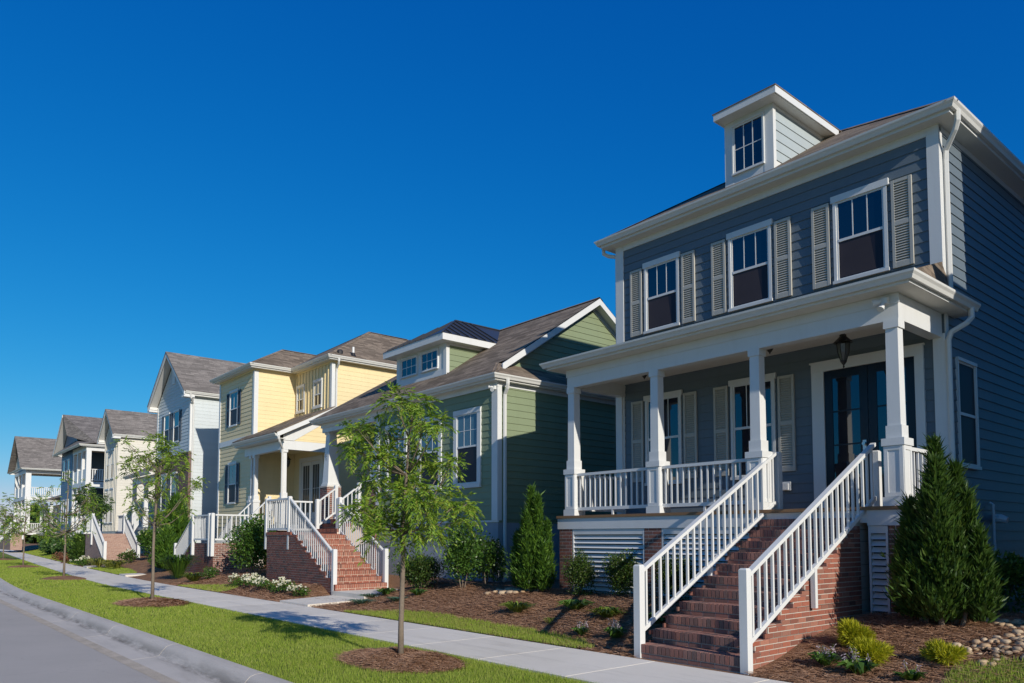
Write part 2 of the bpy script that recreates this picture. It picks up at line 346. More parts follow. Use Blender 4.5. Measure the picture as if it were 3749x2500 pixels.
def shutter(house, fr, u0, u1, z0, z1, mat, slats=True, rail=None):
    mb = MB(); w = .045; rail = rail or (z0+(z1-z0)*.5); t0, t1 = .016, .05
    fr.box(mb, u0, u0+w, z0, z1, t0, t1); fr.box(mb, u1-w, u1, z0, z1, t0, t1)
    for a, b in ((z0, z0+.085), (rail-.035, rail+.035), (z1-.05, z1)): fr.box(mb, u0+w, u1-w, a, b, t0, t1-.002)
    fr.box(mb, u0+w, u1-w, z0+.05, z1-.04, t0, t0+.004)
    if slats:
        for a, b in ((z0+.085, rail-.035), (rail+.035, z1-.05)):
            n = max(4, int((b-a)/.040)); h = (b-a)/n
            for i in range(n):
                z = a+i*h
                mb.quad(fr.P(u0+w, z, t1-.002), fr.P(u1-w, z, t1-.002), fr.P(u1-w, z+h*.72, t0+.012), fr.P(u0+w, z+h*.72, t0+.012)); mb.quad(fr.P(u0+w, z-.004, t1-.004), fr.P(u1-w, z-.004, t1-.004), fr.P(u1-w, z, t1-.002), fr.P(u0+w, z, t1-.002))
    return mb.build('shutter', mat, house)
GUT = lambda z: [(0, z-.10), (.055, z-.105), (.075, z-.06), (.10, z-.03), (.105, z), (.09, z), (.085, z-.015), (0, z-.012)]
def railing(house, a, b, h, n, w=.045, zb=.10, bal=.028, name='railing', posts=()):
    """a, b: foot points (x,y,z of the walking line); top rail h above it"""
    a = Vector(a); b = Vector(b); mb = MB(); T = Vector((0, 0, h)); B = Vector((0, 0, zb))
    mb.beam(a+T-Vector((0, 0, .05)), b+T-Vector((0, 0, .05)), w*1.5, .05); mb.beam(a+B, b+B, w, .06)
    r = mb.build(name, 'white', house)
    d = (b-a); L_ = d.length; slope = abs(d.z)/max(.01, math.hypot(d.x, d.y))
    bm = MB(); q = bal/2; z0 = zb+.06-slope*q; z1 = h-.05+slope*q
    bm.box(-q, q, -q, q, z0, z1); me = None
    for i in range(n):
        p = a+d*((i+.5)/n)
        if me is None:
            o = MB(); o.v = [(x+p.x, y+p.y, z+p.z) for x, y, z in bm.v]; o.f = bm.f
            ob = o.build('baluster', 'white', r, off=p-BASE[r]); me = ob.data
            # mesh is stored around its own foot point
        else: place('baluster', me, r, p-BASE[r])
    return r
def post(house, x, y, z0, z1, s=.05, cap=True, name='newel_post'):
    mb = MB(); mb.box(x-s, x+s, y-s, y+s, z0, z1-(.02 if cap else 0))
    if cap: mb.frustum(x, y, z1-.02, z1, s, s*.7)
    return mb.build(name, 'white', house)
def steps_y(mb, core, x0, x1, y0, z0, n, ri, tr, g=.0125):
    """brick steps climbing towards +Y: a course of headers on edge over a course of stretchers"""
    for i in range(n):
        y = y0+i*tr; z = z0+i*ri; core.box(x0+.004, x1-.004, y-.013, y0+n*tr+.05, z-.001 if i else z0-.3, z+ri-.007)
        zz = z+.058; u = x0; k = 0
        while u < x1-.02:
            b = min(u+.19-g, x1); mb.box(max(x0, u), b, y-.018, y+.08, z, zz-g); u += .19
        u = x0
        while u < x1-.02:
            b = min(u+.064-g, x1); mb.box(u, b, y-.026, y+.165, zz, z+ri); u += .064
        u = x0
        while u < x1-.02:
            b = min(u+.19-g, x1); mb.box(u, b, y+.172, y+tr+.02, z+ri-.06, z+ri-.003); u += .19
def swap_xy(mb, ox, sgn, oy):
    """turn steps built towards +Y so that they climb towards -X (sgn -1) or +X (sgn 1)"""
    mb.v = [(ox+sgn*y, oy+x, z) for x, y, z in mb.v]
def downspout(house, pts, w=.036, mat='gutter'):
    mb = MB(); mb.tube(pts, w*1.15, 6); return mb.build('downspout', mat, house)
def hip_roof(house, x0, x1, y0, y1, z, p, mat='roof', th=.03, name='roof', cut=None):
    w = (x1-x0)/2; mb = MB()
    if y1-y0 >= x1-x0: r0 = ((x0+x1)/2, y0+w, z+w*p); r1 = ((x0+x1)/2, y1-w, z+w*p)
    else: w = (y1-y0)/2; r0 = (x0+w, (y0+y1)/2, z+w*p); r1 = (x1-w, (y0+y1)/2, z+w*p)
    A, B_, C, D = (x0, y0, z), (x1, y0, z), (x1, y1, z), (x0, y1, z)
    if y1-y0 >= x1-x0:
        mb.quad(A, B_, r0); mb.quad(B_, C, r1, r0); mb.quad(C, D, r1); mb.quad(D, A, r0, r1)
    else:
        mb.quad(A, B_, r1, r0); mb.quad(B_, C, r1); mb.quad(C, D, r0, r1); mb.quad(D, A, r0)
    mb.quad((x0, y0, z-.012), (x1, y0, z-.012), (x1, y1, z-.012), (x0, y1, z-.012))
    ro = mb.build(name, mat, house)
    cp = MB()
    def ridge(a, b): 
        a = Vector(a); b = Vector(b); d = (b-a); sd = Vector((-d.y, d.x, 0)).normalized()*.10; dn = Vector((0, 0, -.04)); up = Vector((0, 0, .022))
        cp.quad(a+sd+dn*.6, b+sd+dn*.6, b+up, a+up); cp.quad(a+up, b+up, b-sd+dn*.6, a-sd+dn*.6)
    for q in ((A, r0), (B_, r0 if y1-y0 >= x1-x0 else r1), (C, r1), (D, r1 if y1-y0 >= x1-x0 else r0), (r0, r1)):
        if (Vector(q[0])-Vector(q[1])).length > .05: ridge(*q)
    cp.build('ridge_cap', mat, ro)
    return ro

# ------------------------------------------------------------------ ground
def off(x):
    t = max(0.0, -x-24.0); return .078*t*t/(t+9.0)
def yard(x, y):
    y = y-off(x); t = min(max((y-7.42)/3.0, 0), 1); z = .47*t*t*(3-2*t)
    if -18.2 < x < -15.0 and y < 10.7: z *= 1-.93*min(1, (x+18.2)/.5)*min(1, (-15.0-x)/.5)
    return z+(.025*math.sin(x*2.1+y*1.3)*math.sin(y*2.7-x*.7)*min(1, max(0, (y-7.9)/.8)))
XS = [12-.9*i for i in range(0, 60)]+[-42-3*i for i in range(1, 60)]
def strip(name, prof, mat, xs=XS):
    V = []; F = []; m = len(prof)
    for x in xs:
        for y, z in prof: V.append((x, y+off(x), z))
    for i in range(len(xs)-1):
        for j in range(m-1): a = i*m+j; F.append((a, a+m, a+m+1, a+1))
    return tag(np_mesh(name, V, F, mat), kind='structure')
def slabs(name, prof, mat, pitch, gap, x0, x1, under):
    """concrete cast in bays with open joints"""
    mb = MB(); x = x0
    while x > x1:
        a = x; b = x-pitch+gap; ya = [(p[0]+off(a), p[1]) for p in prof]; yb = [(p[0]+off(b), p[1]) for p in prof]
        pa = [(a, y, z) for y, z in ya]+[(a, ya[-1][0], under), (a, ya[0][0], under)]
        pb = [(b, y, z) for y, z in yb]+[(b, yb[-1][0], under), (b, yb[0][0], under)]
        i = len(mb.v); n = len(pa); mb.v += pa+pb
        mb.f.append(tuple(range(i, i+n))); mb.f.append(tuple(range(i+2*n-1, i+n-1, -1)))
        for k in range(n): mb.f.append((i+k, i+n+k, i+n+(k+1) % n, i+(k+1) % n))
        x -= pitch
    return tag(mb.build(name, mat), kind='structure')
tag(np_mesh('ground', [(-900, -700, -.40), (900, -700, -.40), (900, 900, -.40), (-900, 900, -.40)], [(0, 1, 2, 3)], 'lawn'), kind='structure')
strip('road', [(-6, -.12), (-2, -.10), (1.5, -.15), (2.79, -.185)], 'asphalt')
slabs('kerb', [(2.80, -.172), (3.12, -.160), (3.17, -.148), (3.225, -.075), (3.27, -.030), (3.33, -.012), (3.43, -.006)], 'kerb', 3.05, .014, 3.9, -190, -.32)
strip('kerb_joint_filling', [(2.78, -.190), (3.14, -.176), (3.30, -.06), (3.42, -.03)], 'joint')
strip('verge', [(3.43, -.030), (3.7, -.008), (4.6, .010), (5.6, -.006), (5.80, -.030)], 'lawn')
strip('gutter_grit', [(2.66, -.1795), (2.735, -.178), (2.81, -.1685)], 'grit')
slabs('pavement', [(5.80, -.002), (5.815, .004), (7.305, .006), (7.32, 0)], 'concrete', 1.53, .014, 3.25, -190, -.10)
strip('pavement_joint_filling', [(5.81, -.012), (7.31, -.012)], 'joint')
# front yards: one sheet with the rise towards the houses
ys = [7.30+.14*i for i in range(0, 30)]+[11.6, 12.5, 14, 18, 24, 34, 60, 120]
xs = [14-.35*i for i in range(0, 170)]+[-46-3*i for i in range(1, 60)]
V = [(x, y+off(x), yard(x, y+off(x))-.015 if y > 7.31 else -.05) for x in xs for y in ys]; m = len(ys)
F = [(i*m+j, i*m+m+j, i*m+m+j+1, i*m+j+1) for i in range(len(xs)-1) for j in range(m-1)]
tag(np_mesh('yard_bed', V, F, 'straw', smooth=True), kind='structure')
def inpoly(px, py, poly):
    c = np.zeros(len(px), bool); n = len(poly)
    for i in range(n):
        x0, y0 = poly[i]; x1, y1 = poly[(i+1) % n]
        cc = ((y0 > py) != (y1 > py)) & (px < (x1-x0)*(py-y0)/((y1-y0) or 1e-9)+x0); c ^= cc
    return c
vyard = np.vectorize(yard); voff = np.vectorize(off)
CAMP = np.array([0, 0, 1.5])
def blades(px, py, pz, hmin, hmax, w, lean=.45):
    n = len(px); P = np.stack([px, py, pz], 1); d = rng.normal(size=(n, 3)); d[:, 2] = 0; d = unit(d)*rng.uniform(.1, lean, (n, 1)); d[:, 2] = 1
    H = rng.uniform(hmin, hmax, (n, 1)); s = rng.normal(size=(n, 3)); s[:, 2] = 0; s = unit(s)*(w*rng.uniform(.6, 1.3, (n, 1)))
    V = np.stack([P-s/2, P+s/2, P+unit(d)*H], 1).reshape(-1, 3); return V, np.arange(3*n).reshape(n, 3)
def lawn_patch(poly, z_up=.012, dens=2600, h=(.025, .06), w=.006, step=.06):
    poly = np.array(poly); x0, y0 = poly.min(0); x1, y1 = poly.max(0)
    gx, gy = np.meshgrid(np.arange(x0, x1, step), np.arange(y0, y1, step), indexing='ij'); cx = gx.ravel(); cy = gy.ravel()
    k = inpoly(cx+step/2, cy+step/2, [tuple(p) for p in poly]); cx = cx[k]; cy = cy[k]; n = len(cx)
    X = np.stack([cx, cx+step, cx+step, cx], 1).ravel(); Y = np.stack([cy, cy, cy+step, cy+step], 1).ravel()
    tag(np_mesh('front_lawn', np.stack([X, Y, vyard(X, Y)+z_up], 1), np.arange(4*n).reshape(n, 4), 'lawn', smooth=True), kind='structure')
    nb = int(n*step*step*dens); i = rng.integers(0, n, nb); bx = cx[i]+rng.uniform(0, step, nb); by = cy[i]+rng.uniform(0, step, nb)
    return blades(bx, by, vyard(bx, by)+z_up-.003, h[0], h[1], w)
G = []
def verge_blades(xa, xb, dens, h, w):
    n = int((xa-xb)*2.36*dens); x = rng.uniform(xb, xa, n); t = rng.uniform(0, 1, n); y = 3.42+2.40*t+voff(x)
    z = np.interp(y-voff(x), [3.43, 3.7, 4.6, 5.6, 5.8], [-.030, -.008, .010, -.006, -.030])-.004
    k = np.ones(n, bool)
    for tx, ty, tr in TREES: k &= ((x-tx)/tr)**2+((y-ty)/(tr*.62))**2 > 1+rng.normal(0, .08, n)
    return blades(x[k], y[k], z[k], h[0], h[1], w)
TREES = [(-7.89, 4.95, .98), (-18.3, 4.94, 1.12), (-31.4, 5.46, 1.2), (-45.0, 6.02, 1.2), (-60.0, 6.9, 1.2)]
G.append(verge_blades(-3.2, -9, 5200, (.025, .06), .0055)); G.append(verge_blades(-9, -15, 3200, (.025, .058), .0075))
G.append(verge_blades(-15, -26, 1300, (.025, .06), .013)); G.append(verge_blades(-26, -60, 380, (.03, .06), .026))
G.append(lawn_patch([(-13.9, 7.33), (-12.8, 8.0), (-11.9, 8.12), (-10.5, 8.05), (-9.4, 7.98), (-8.5, 7.95), (-7.55, 7.78), (-7.1, 7.5), (-7.35, 7.33)], dens=4200, h=(.03, .075), w=.0065))
G.append(lawn_patch([(-3.0, 8.05), (-3.05, 8.7), (-2.7, 8.95), (-1.0, 9.1), (3, 9.2), (3, 7.4), (-2.2, 7.4)], dens=3600, h=(.03, .07)))
G.append(lawn_patch([(-24.6, 7.34), (-24.4, 7.75), (-22.3, 8.35), (-21.6, 8.1), (-21.0, 7.34)], dens=1800, w=.011))
def fl(x, y): return (x, y+off(x))
G.append(lawn_patch([fl(-33.6, 7.35), fl(-33.2, 8.0), fl(-36.5, 8.3), fl(-40, 8.35), fl(-41.5, 7.36)], dens=700, w=.02, step=.12))
G.append(lawn_patch([fl(-47, 7.35), fl(-47, 8.9), fl(-52, 9.6), fl(-60, 9.2), fl(-76, 9.2), fl(-92, 9.0), fl(-92, 7.35)], dens=260, w=.03, step=.25))
V, F = merge(G); tag(np_mesh('grass', V, F, 'blade'), 'short green grass blades of the verge and front lawns', 'grass', kind='stuff')
# pine straw: loose needles over the beds
def needles(n, x0, x1, y0, y1, ln=.09, w=.0035, keep=None, zf=None):
    x = rng.uniform(x0, x1, n); y = rng.uniform(y0, y1, n)
    if keep is not None: k = keep(x, y); x = x[k]; y = y[k]; n = len(x)
    z = (zf(x, y) if zf else vyard(x, y))+rng.uniform(-.004, .022, n)
    a = rng.uniform(0, 6.283, n); d = np.stack([np.cos(a), np.sin(a), rng.uniform(-.15, .25, n)], 1); Ln = rng.uniform(.6, 1.3, (n, 1))*ln
    P = np.stack([x, y, z], 1); S = unit(np.cross(d, [0, 0, 1.0]))*w; S[:, 2] += w*.3
    V = np.stack([P-S, P+S, P+d*Ln+S*.4, P+d*Ln-S*.4], 1).reshape(-1, 3); return V, np.arange(4*n).reshape(n, 4)
NB = [needles(34000, -14.6, -6.35, 7.36, 10.4, .10, .0045), needles(28000, -4.7, -1.2, 7.36, 11.5, .10, .004), needles(11000, -26, -14.6, 7.36, 9.4, .12, .007)]
V, F = merge(NB); tag(np_mesh('pine_straw', V, F, 'needle'), 'loose brown pine needles lying over the planting beds', 'pine straw', kind='stuff')
# walk to the green house's stair and slab at its foot
def walk(name, poly, z=.014):
    mb = MB(); mb.prism([(x, y, z) for x, y in poly], (0, 0, -.12)); return tag(mb.build(name, 'concrete'), kind='structure')
walk('garden_path', [(-16.9, 7.325), (-15.45, 7.325), (-15.9, 9.0), (-17.55, 9.0)], .045)
mb = MB(); mb.box(-17.6, -15.95, 8.98, 10.65, -.1, .15); tag(mb.build('garden_path_landing', 'concrete'), kind='structure')
walk('garden_path_far', [fl(-33.2, 7.33), fl(-31.9, 7.33), fl(-32.2, 8.7), fl(-33.4, 8.7)], .05)
walk('garden_path_farther', [fl(-43.2, 7.33), fl(-41.9, 7.33), fl(-42.1, 9.2), fl(-43.4, 9.2)], .06)
# right-hand bed: river stones
def stones(name, pts, smin, smax):
    mb = MB()
    for x, y in pts:
        r = random.uniform(smin, smax); an = random.uniform(0, 6.28); e = random.uniform(.6, .9); h = random.uniform(.45, .65); z = yard(x, y)+r*h*.45; prof = 5
        i0 = len(mb.v); nn = 8
        for k in range(1, prof):
            ph = math.pi*k/prof
            for j in range(nn):
                t = 2*math.pi*j/nn; rr = r*math.sin(ph)*(1+random.uniform(-.08, .08)); lx = rr*math.cos(t); ly = rr*e*math.sin(t)
                mb.v.append((x+lx*math.cos(an)-ly*math.sin(an), y+lx*math.sin(an)+ly*math.cos(an), z+r*h*math.cos(ph)))
        for k in range(prof-2):
            for j in range(nn): a = i0+k*nn+j; b = i0+k*nn+(j+1) % nn; mb.f.append((a, a+nn, b+nn, b))
        mb.f.append(tuple(range(i0, i0+nn))); mb.f.append(tuple(range(i0+(prof-2)*nn+nn-1, i0+(prof-2)*nn-1, -1)))
    return mb.build(name, 'stone', smooth=True)
pts = []
while len(pts) < 430:
    x = random.uniform(-3.55, -1.3); y = random.uniform(8.75, 10.7)
    if x > -3.05-.25*(y-9.2)+.3*math.sin(y*4) and (y > 9.02 or x > -2.9): pts.append((x, y))
tag(stones('river_stones', pts,   .030, .066), 'tan rounded river stones banked by the lawn corner right of the steps', 'stones', kind='stuff')
tag(stones('splash_stones', [(-11.64+random.gauss(0, .22), 9.75+random.gauss(0, .10)) for _ in range(26)], .05, .10), 'little heap of tan stones under the green house downspout', 'stones', kind='stuff')

# ------------------------------------------------------------------ grey house
def body(house, x0, x1, y0, y1, z0, z1, mat, name='wall'):
    mb = MB(); mb.box(x0+.003, x1-.003, y0+.003, y1-.003, z0, z1); return mb.build(name, mat, house)
def wallpart(house, fr, u0, u1, z0, z1, mat, lims=None, name='wall', e=.161, t=.014):
    mb = MB(); siding(mb, fr, u0, u1, z0, z1, lims, e, t); return mb.build(name, mat, house)
def trim(house, boxes, mat='white', name='trim'):
    mb = MB()
    for b in boxes: mb.box(*b)
    return mb.build(name, mat, house)
def eaves(house, path, z, drop=.15, mat='gutter', closed=False):
    mb = MB(); mb.sweep(path, GUT(z), closed); g = mb.build('gutter', mat, house)
    mb = MB(); mb.sweep(path, [(0, z-drop), (-.002, z-.005), (-.03, z-.005), (-.03, z-drop)], closed); mb.build('fascia', 'white', house); return g

H = thing('house', 'slate grey two storey house with louvred cream shutters, a dormer and brick steps', 'house', (-7.44, 12.0, .4), 'new houses along the street')
YF, XL, XR = 12.0, -10.63, -4.25
body(H, XL, XR, YF, 22.5, .2, 7.7, 'grey')
wallpart(H, Fr('Y-', YF), XL, XR, 1.93, 7.60, 'grey'); wallpart(H, Fr('X+', XR), YF, 22.5, .25, 7.66, 'grey')
wallpart(H, Fr('X-', XL), YF, 22.5, .25, 7.66, 'grey')
trim(H, [(XL-.02, XL+.19, YF-.032, YF+.0, 1.93, 7.56), (XR-.155, XR+.02, YF-.032, YF, 5.2, 7.56), (XR, XR+.022, YF, YF+.10, 1.93, 7.60), (XL-.022, XL, YF, YF+.10, 1.93, 7.60),
         (XL+.19, XR-.155, YF-.026, YF, 7.56, 7.70), (XL-.02, XL+.19, YF-.034, YF, 7.56, 7.70), (XR-.155, XR+.02, YF-.034, YF, 7.56, 7.70),
         (XR, XR+.02, YF+.10, 22.5, 7.60, 7.70), (XR-.145, XR+.025, YF-.06, YF-.002, 1.93, 4.5), (XL-.025, XL+.145, YF-.06, YF-.033, 1.93, 4.5)])
mb = MB(); mb.box(-10.87, -4.0, 11.76, 23, 7.682, 7.70); mb.build('soffit', 'soffit', H)
eaves(H, [(-10.88, 23), (-10.88, 11.755), (-3.995, 11.755), (-3.995, 23)], 7.835)
ro = hip_roof(H, -10.93, -3.94, 11.70, 23.3, 7.832, .625)
mb = MB(); mb.quad((-6.7, 15.1, 9.0), (-6.5, 15.1, 9.0), (-6.5, 15.1, 9.3), (-6.7, 15.1, 9.3))
# front windows of the upper floor
fr = Fr('Y-', YF)
for cx in (-9.437, -7.437, -5.437):
    ww = window(H, fr, cx-.355, cx+.355, 5.73, 6.985, 6.362, cas=.08, head=.11)
    cu = MB(); cu.quad(*[fr.P(u, z, .0205) for u, z in ((cx-.335, 5.75), (cx+.235, 5.75), (cx+.15, 6.33), (cx-.335, 6.33))]); cu.build('curtain', 'drape', ww)
    for s in (-1, 1): shutter(H, fr, cx+s*.655-.152, cx+s*.655+.152, 5.66, 7.05, 'cream')
for cx in (-9.437, -7.437):
    window(H, fr, cx-.365, cx+.365, 2.62, 4.24, 3.47, cas=.08, head=.10, lower='glass')
    for s in (-1, 1): shutter(H, fr, cx+s*.655-.152, cx+s*.655+.152, 2.63, 4.29, 'cream')
mb = MB(); x = -9.437
# double door
mb = MB()
for b in ((-6.31, -6.10), (-4.67, -4.54)): fr.box(mb, b[0], b[1], 1.93, 4.24, 0, .05)
fr.box(mb, -6.31, -4.54, 4.24, 4.385, 0, .055); fr.box(mb, -6.33, -4.52, 4.385, 4.41, 0, .075)
df = mb.build('door_frame', 'white', H)
for a, b in ((-6.095, -5.39), (-5.38, -4.675)):
    mb = MB(); w = .13
    fr.box(mb, a, a+w, 1.95, 4.235, 0, .03); fr.box(mb, b-w, b, 1.95, 4.235, 0, .03); fr.box(mb, a+w, b-w, 1.95, 2.45, 0, .0295); fr.box(mb, a+w, b-w, 4.10, 4.235, 0, .0295)
    for z in (3.0, 3.55): fr.box(mb, a+w, b-w, z-.012, z+.012, 0, .026)
    d = mb.build('door', 'door', H)
    p = MB(); fr.box(p, a+w, b-w, 2.45, 4.10, 0, .018); p.build('pane', 'glass', d)
    if a < -5.9:
        k = MB(); k.tube([(b-.06, YF-.03, 2.98), (b-.06, YF-.09, 2.98)], .028, 10); k.box(b-.09, b-.035, YF-.045, YF-.03, 2.72, 3.04); k.tube([(b-.06, YF-.075, 2.80), (b-.06, YF-.13, 2.79), (b-.17, YF-.13, 2.79)], .014, 8); k.build('handle', 'steel', d)
mb = MB(); mb.box(-6.89, -6.72, YF-.07, YF-.016, 2.30, 2.45); mb.box(-6.86, -6.75, YF-.09, YF-.07, 2.31, 2.42); mb.build('outlet_cover', 'white', H)
# side window, pipes on the side wall
window(H, Fr('X+', XR), 12.42, 13.06, 2.62, 4.13, 3.36, cas=.07, head=.05, grid=(1, 1), hx=0, upper='screen')
mb = MB(); mb.tube([(XR+.07, 13.55, .6), (XR+.07, 13.55, 2.02), (XR+.02, 13.55, 2.05)], .02, 8); mb.build('vent_pipe', 'white', H)
mb = MB(); mb.tube([(XR, 13.75, 1.80), (XR+.10, 13.75, 1.80), (XR+.20, 13.75, 1.77)], [.075, .075, .05], 10); mb.build('vent_hood', 'white', H)
# porch
PY = 10.4
trim(H, [(-10.85, -4.06, PY-.02, YF-.06, 1.872, 1.92)], 'wood', 'porch_floor')
trim(H, [(-10.84, -6.42, PY+.005, PY+.045, 1.66, 1.870), (-6.42, -4.74, PY+.035, PY+.06, 1.70, 1.868), (-4.74, -4.09, PY+.005, PY+.045, 1.66, 1.870), (-4.13, -4.09, PY+.045, YF-.05, 1.66, 1.87), (-10.84, -10.80, PY+.045, YF, 1.66, 1.87)], 'white', 'porch_skirt')
def pier(x0, x1, y0, y1, z0, z1, mat='brick', mor='mortar', house=H):
    mb = MB(); mb.box(x0, x1, y0, y1, z0, z1); p = mb.build('porch_pier', mor, house); mb = MB()
    brickwall(mb, Fr('Y-', y0), x0, x1, z0, z1); brickwall(mb, Fr('X+', x1), y0, y1, z0, z1); brickwall(mb, Fr('X-', x0), y0, y1, z0, z1); mb.build('brickwork', mat, p); return p
for a, b in ((-10.80, -10.46), (-8.65, -8.29), (-6.55, -6.36), (-4.46, -4.12)): pier(a, b, 10.42, 10.75, .25, 1.66)
def lattice(x0, x1, z0=.33, z1=1.655, y=10.45):
    mb = MB(); mb.box(x0, x0+.03, y-.03, y+.05, z0, z1); mb.box(x1-.03, x1, y-.03, y+.05, z0, z1); mb.box(x0+.03, x1-.03, y-.028, y+.05, z1-.10, z1)
    z = z0
    while z < z1-.12:
        h = .088
        mb.hexa([(x0+.03, y-.026, z), (x1-.03, y-.026, z), (x1-.03, y-.016, z), (x0+.03, y-.016, z), (x0+.03, y+.03, z+h*.78), (x1-.03, y+.03, z+h*.78), (x1-.03, y+.04, z+h*.78), (x0+.03, y+.04, z+h*.78)]); z += h
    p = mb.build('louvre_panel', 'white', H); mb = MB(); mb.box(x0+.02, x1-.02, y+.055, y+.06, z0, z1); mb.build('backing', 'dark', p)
for a, b in ((-10.44, -8.66), (-8.275, -6.56), (-4.735, -4.475)): lattice(a, b)
mb = MB(); mb.box(-4.22, -4.14, 10.75, 12, .2, 1.66); p = mb.build('foundation', 'mortar', H); mb = MB(); brickwall(mb, Fr('X+', -4.14), 10.75, 12, .2, 1.66); mb.build('brickwork', 'brick', p)
# columns
def grey_column(cx, cy, first=None):
    if first is None:
        mb = MB(); mb.frustum(cx, cy, 2.83, 4.44, .088, .080); c = mb.build('porch_column', 'white', H, off=(cx+7.44, cy-12.0, 0))
        mb = MB(); mb.box(cx-.15, cx+.15, cy-.15, cy+.15, 1.92, 2.04); mb.box(cx-.125, cx+.125, cy-.125, cy+.125, 2.04, 2.73); mb.box(cx-.15, cx+.15, cy-.15, cy+.15, 2.73, 2.83)
        for f, s in ((Fr('Y-', cy-.125), cx), (Fr('X+', cx+.125), cy), (Fr('X-', cx-.125), cy), (Fr('Y+', cy+.125), cx)):
            f.box(mb, s-.124, s-.075, 2.045, 2.725, 0, .010); f.box(mb, s+.075, s+.124, 2.045, 2.725, 0, .010); f.box(mb, s-.075, s+.075, 2.045, 2.10, 0, .010); f.box(mb, s-.075, s+.075, 2.67, 2.725, 0, .010)
        mb.box(cx-.105, cx+.105, cy-.105, cy+.105, 2.83, 3.005); mb.build('pedestal', 'white', c)
        mb = MB(); mb.box(cx-.10, cx+.10, cy-.10, cy+.10, 4.335, 4.45); mb.build('capital', 'white', c); return c
    c = place('porch_column', first.data, H, (cx+7.44, cy-12.0, 0))
    for ch in first.children: place(ch.name.split('.')[0], ch.data, c)
    return c
c0 = None
for cx in (-10.515, -8.445, -6.46, -4.37): c0 = c0 or grey_column(cx, 10.55); (cx > -10) and grey_column(cx, 10.55, c0)
# porch beam, ceiling, eaves and roof
trim(H, [(-10.61, -4.27, 10.462, 10.64, 4.44, 4.80), (-10.61, -10.43, 10.64, 12, 4.442, 4.80), (-4.45, -4.27, 10.64, 11.96, 4.442, 4.80), (-10.63, -4.25, 10.450, 10.462, 4.66, 4.80)], 'white', 'porch_beam')
mb = MB(); mb.box(-10.43, -4.45, 10.64, 11.99, 4.69, 4.72); mb.build('porch_ceiling', 'soffit', H)
trim(H, [(-10.87, -4.0, 10.16, 12, 4.803, 4.825), (-4.25, -4.0, 12, 12.4, 4.803, 4.825)], 'soffit', 'soffit')
eaves(H, [(-10.88, 12), (-10.88, 10.155), (-3.995, 10.155), (-3.995, 12.42)], 4.945, .14)
mb = MB(); z0, s = 4.935, .345; A = (-10.93, 10.10, z0); B_ = (-3.94, 10.10, z0); C = (-4.24, 12, z0+.10); k = 1.9
mb.quad(A, B_, (-3.94-k*.16, 12, z0+k*s), (-10.93+k*.16, 12, z0+k*s)); mb.quad(B_, (-3.94, 12.42, z0), (-4.245, 12.42, z0+.30), (-3.94-k*.16, 12, z0+k*s)); mb.quad((-10.93, 12, z0), A, (-10.93+k*.16, 12, z0+k*s))
mb.quad((-3.94, 12.42, z0), (-4.245, 12.42, z0), (-4.245, 12.42, z0+.30)); mb.build('porch_roof', 'roof', H)
for x, y in ((-9.37, 11.33), (-6.70, 11.34)):
    mb = MB(); mb.lathe((x, y, 4.60), [(.006, -.05), (.012, -.03), (.03, -.01), (.055, .03), (.06, .05), (.06, .09)], 12); mb.build('ceiling_light', 'black', H, True)
def lamp_head(p, d, mb): p = Vector(p); d = Vector(d).normalized(); mb.tube([p, p+d*.03, p+d*.11], [.025, .03, .05], 10)
mb = MB(); mb.box(-4.47, -4.37, 10.36, 10.449, 4.66, 4.74); lamp_head((-4.45, 10.37, 4.70), (-.9, -.5, -.15), mb); lamp_head((-4.42, 10.36, 4.66), (-.1, -.5, -.7), mb); mb.build('flood_light', 'white', H)
downspout(H, [(-3.95, 11.93, 7.76), (-3.95, 11.93, 7.60), (-4.0, 11.97, 7.50), (-4.18, 12.10, 7.30), (-4.195, 12.12, 7.15), (-4.195, 12.12, 5.12)])
downspout(H, [(-3.95, 12.20, 4.86), (-3.95, 12.20, 4.72), (-3.99, 12.12, 4.63), (-4.15, 11.97, 4.50), (-4.185, 11.945, 4.38), (-4.185, 11.945, .55), (-4.15, 11.9, .48)])
downspout(H, [(-10.93, 11.9, 7.76), (-10.93, 11.9, 7.62), (-10.85, 11.96, 7.56), (-10.70, 12.05, 7.52), (-10.69, 12.06, 7.4), (-10.69, 12.06, 5.5)])
# brick steps and their rails
st = MB(); core = MB(); steps_y(st, core, -6.33, -4.85, 7.49, .0, 11, .161, .285)
fs = core.build('front_steps', 'mortar', H); st.build('brickwork', 'brick_s', fs)
tp = lambda y: (math.floor((y-7.49)/.285)+1)*.161-.012
mb = MB(); brickwall(mb, Fr('X+', -4.852), 7.50, 10.42, .0, 1.62, top=tp); mb.build('cheek_brickwork', 'brick_g', fs)
mb = MB(); brickwall(mb, Fr('X-', -6.328), 7.50, 10.42, .0, 1.62, top=tp); mb.build('cheek_brickwork', 'brick', fs)
for x, r in ((-6.325, 'a'), (-4.795, 'b')):
    ra = railing(H, (x, 7.56, .012), (x, 10.78, 1.735), 1.10, 22, .05, .285, .03, 'stair_railing')
    post(H, x, 7.50, -.05, 1.155); post(H, x, 10.86, 1.9, 2.84 if r == 'a' else 2.73)
    mb = MB(); mb.box(x-.03, x+.03, 9.0, 9.06, .62, 1.12); mb.build('rail_bracket', 'white', ra)
railing(H, (-10.38, 10.52, 1.92), (-8.57, 10.52, 1.92), .82, 14, .045, .10); railing(H, (-8.31, 10.52, 1.92), (-6.59, 10.52, 1.92), .82, 14, .045, .10)
railing(H, (-10.50, 10.68, 1.92), (-10.50, 11.98, 1.92), .82, 9, .045, .10); railing(H, (-4.36, 10.68, 1.92), (-4.36, 11.94, 1.92), .82, 9, .045, .10)
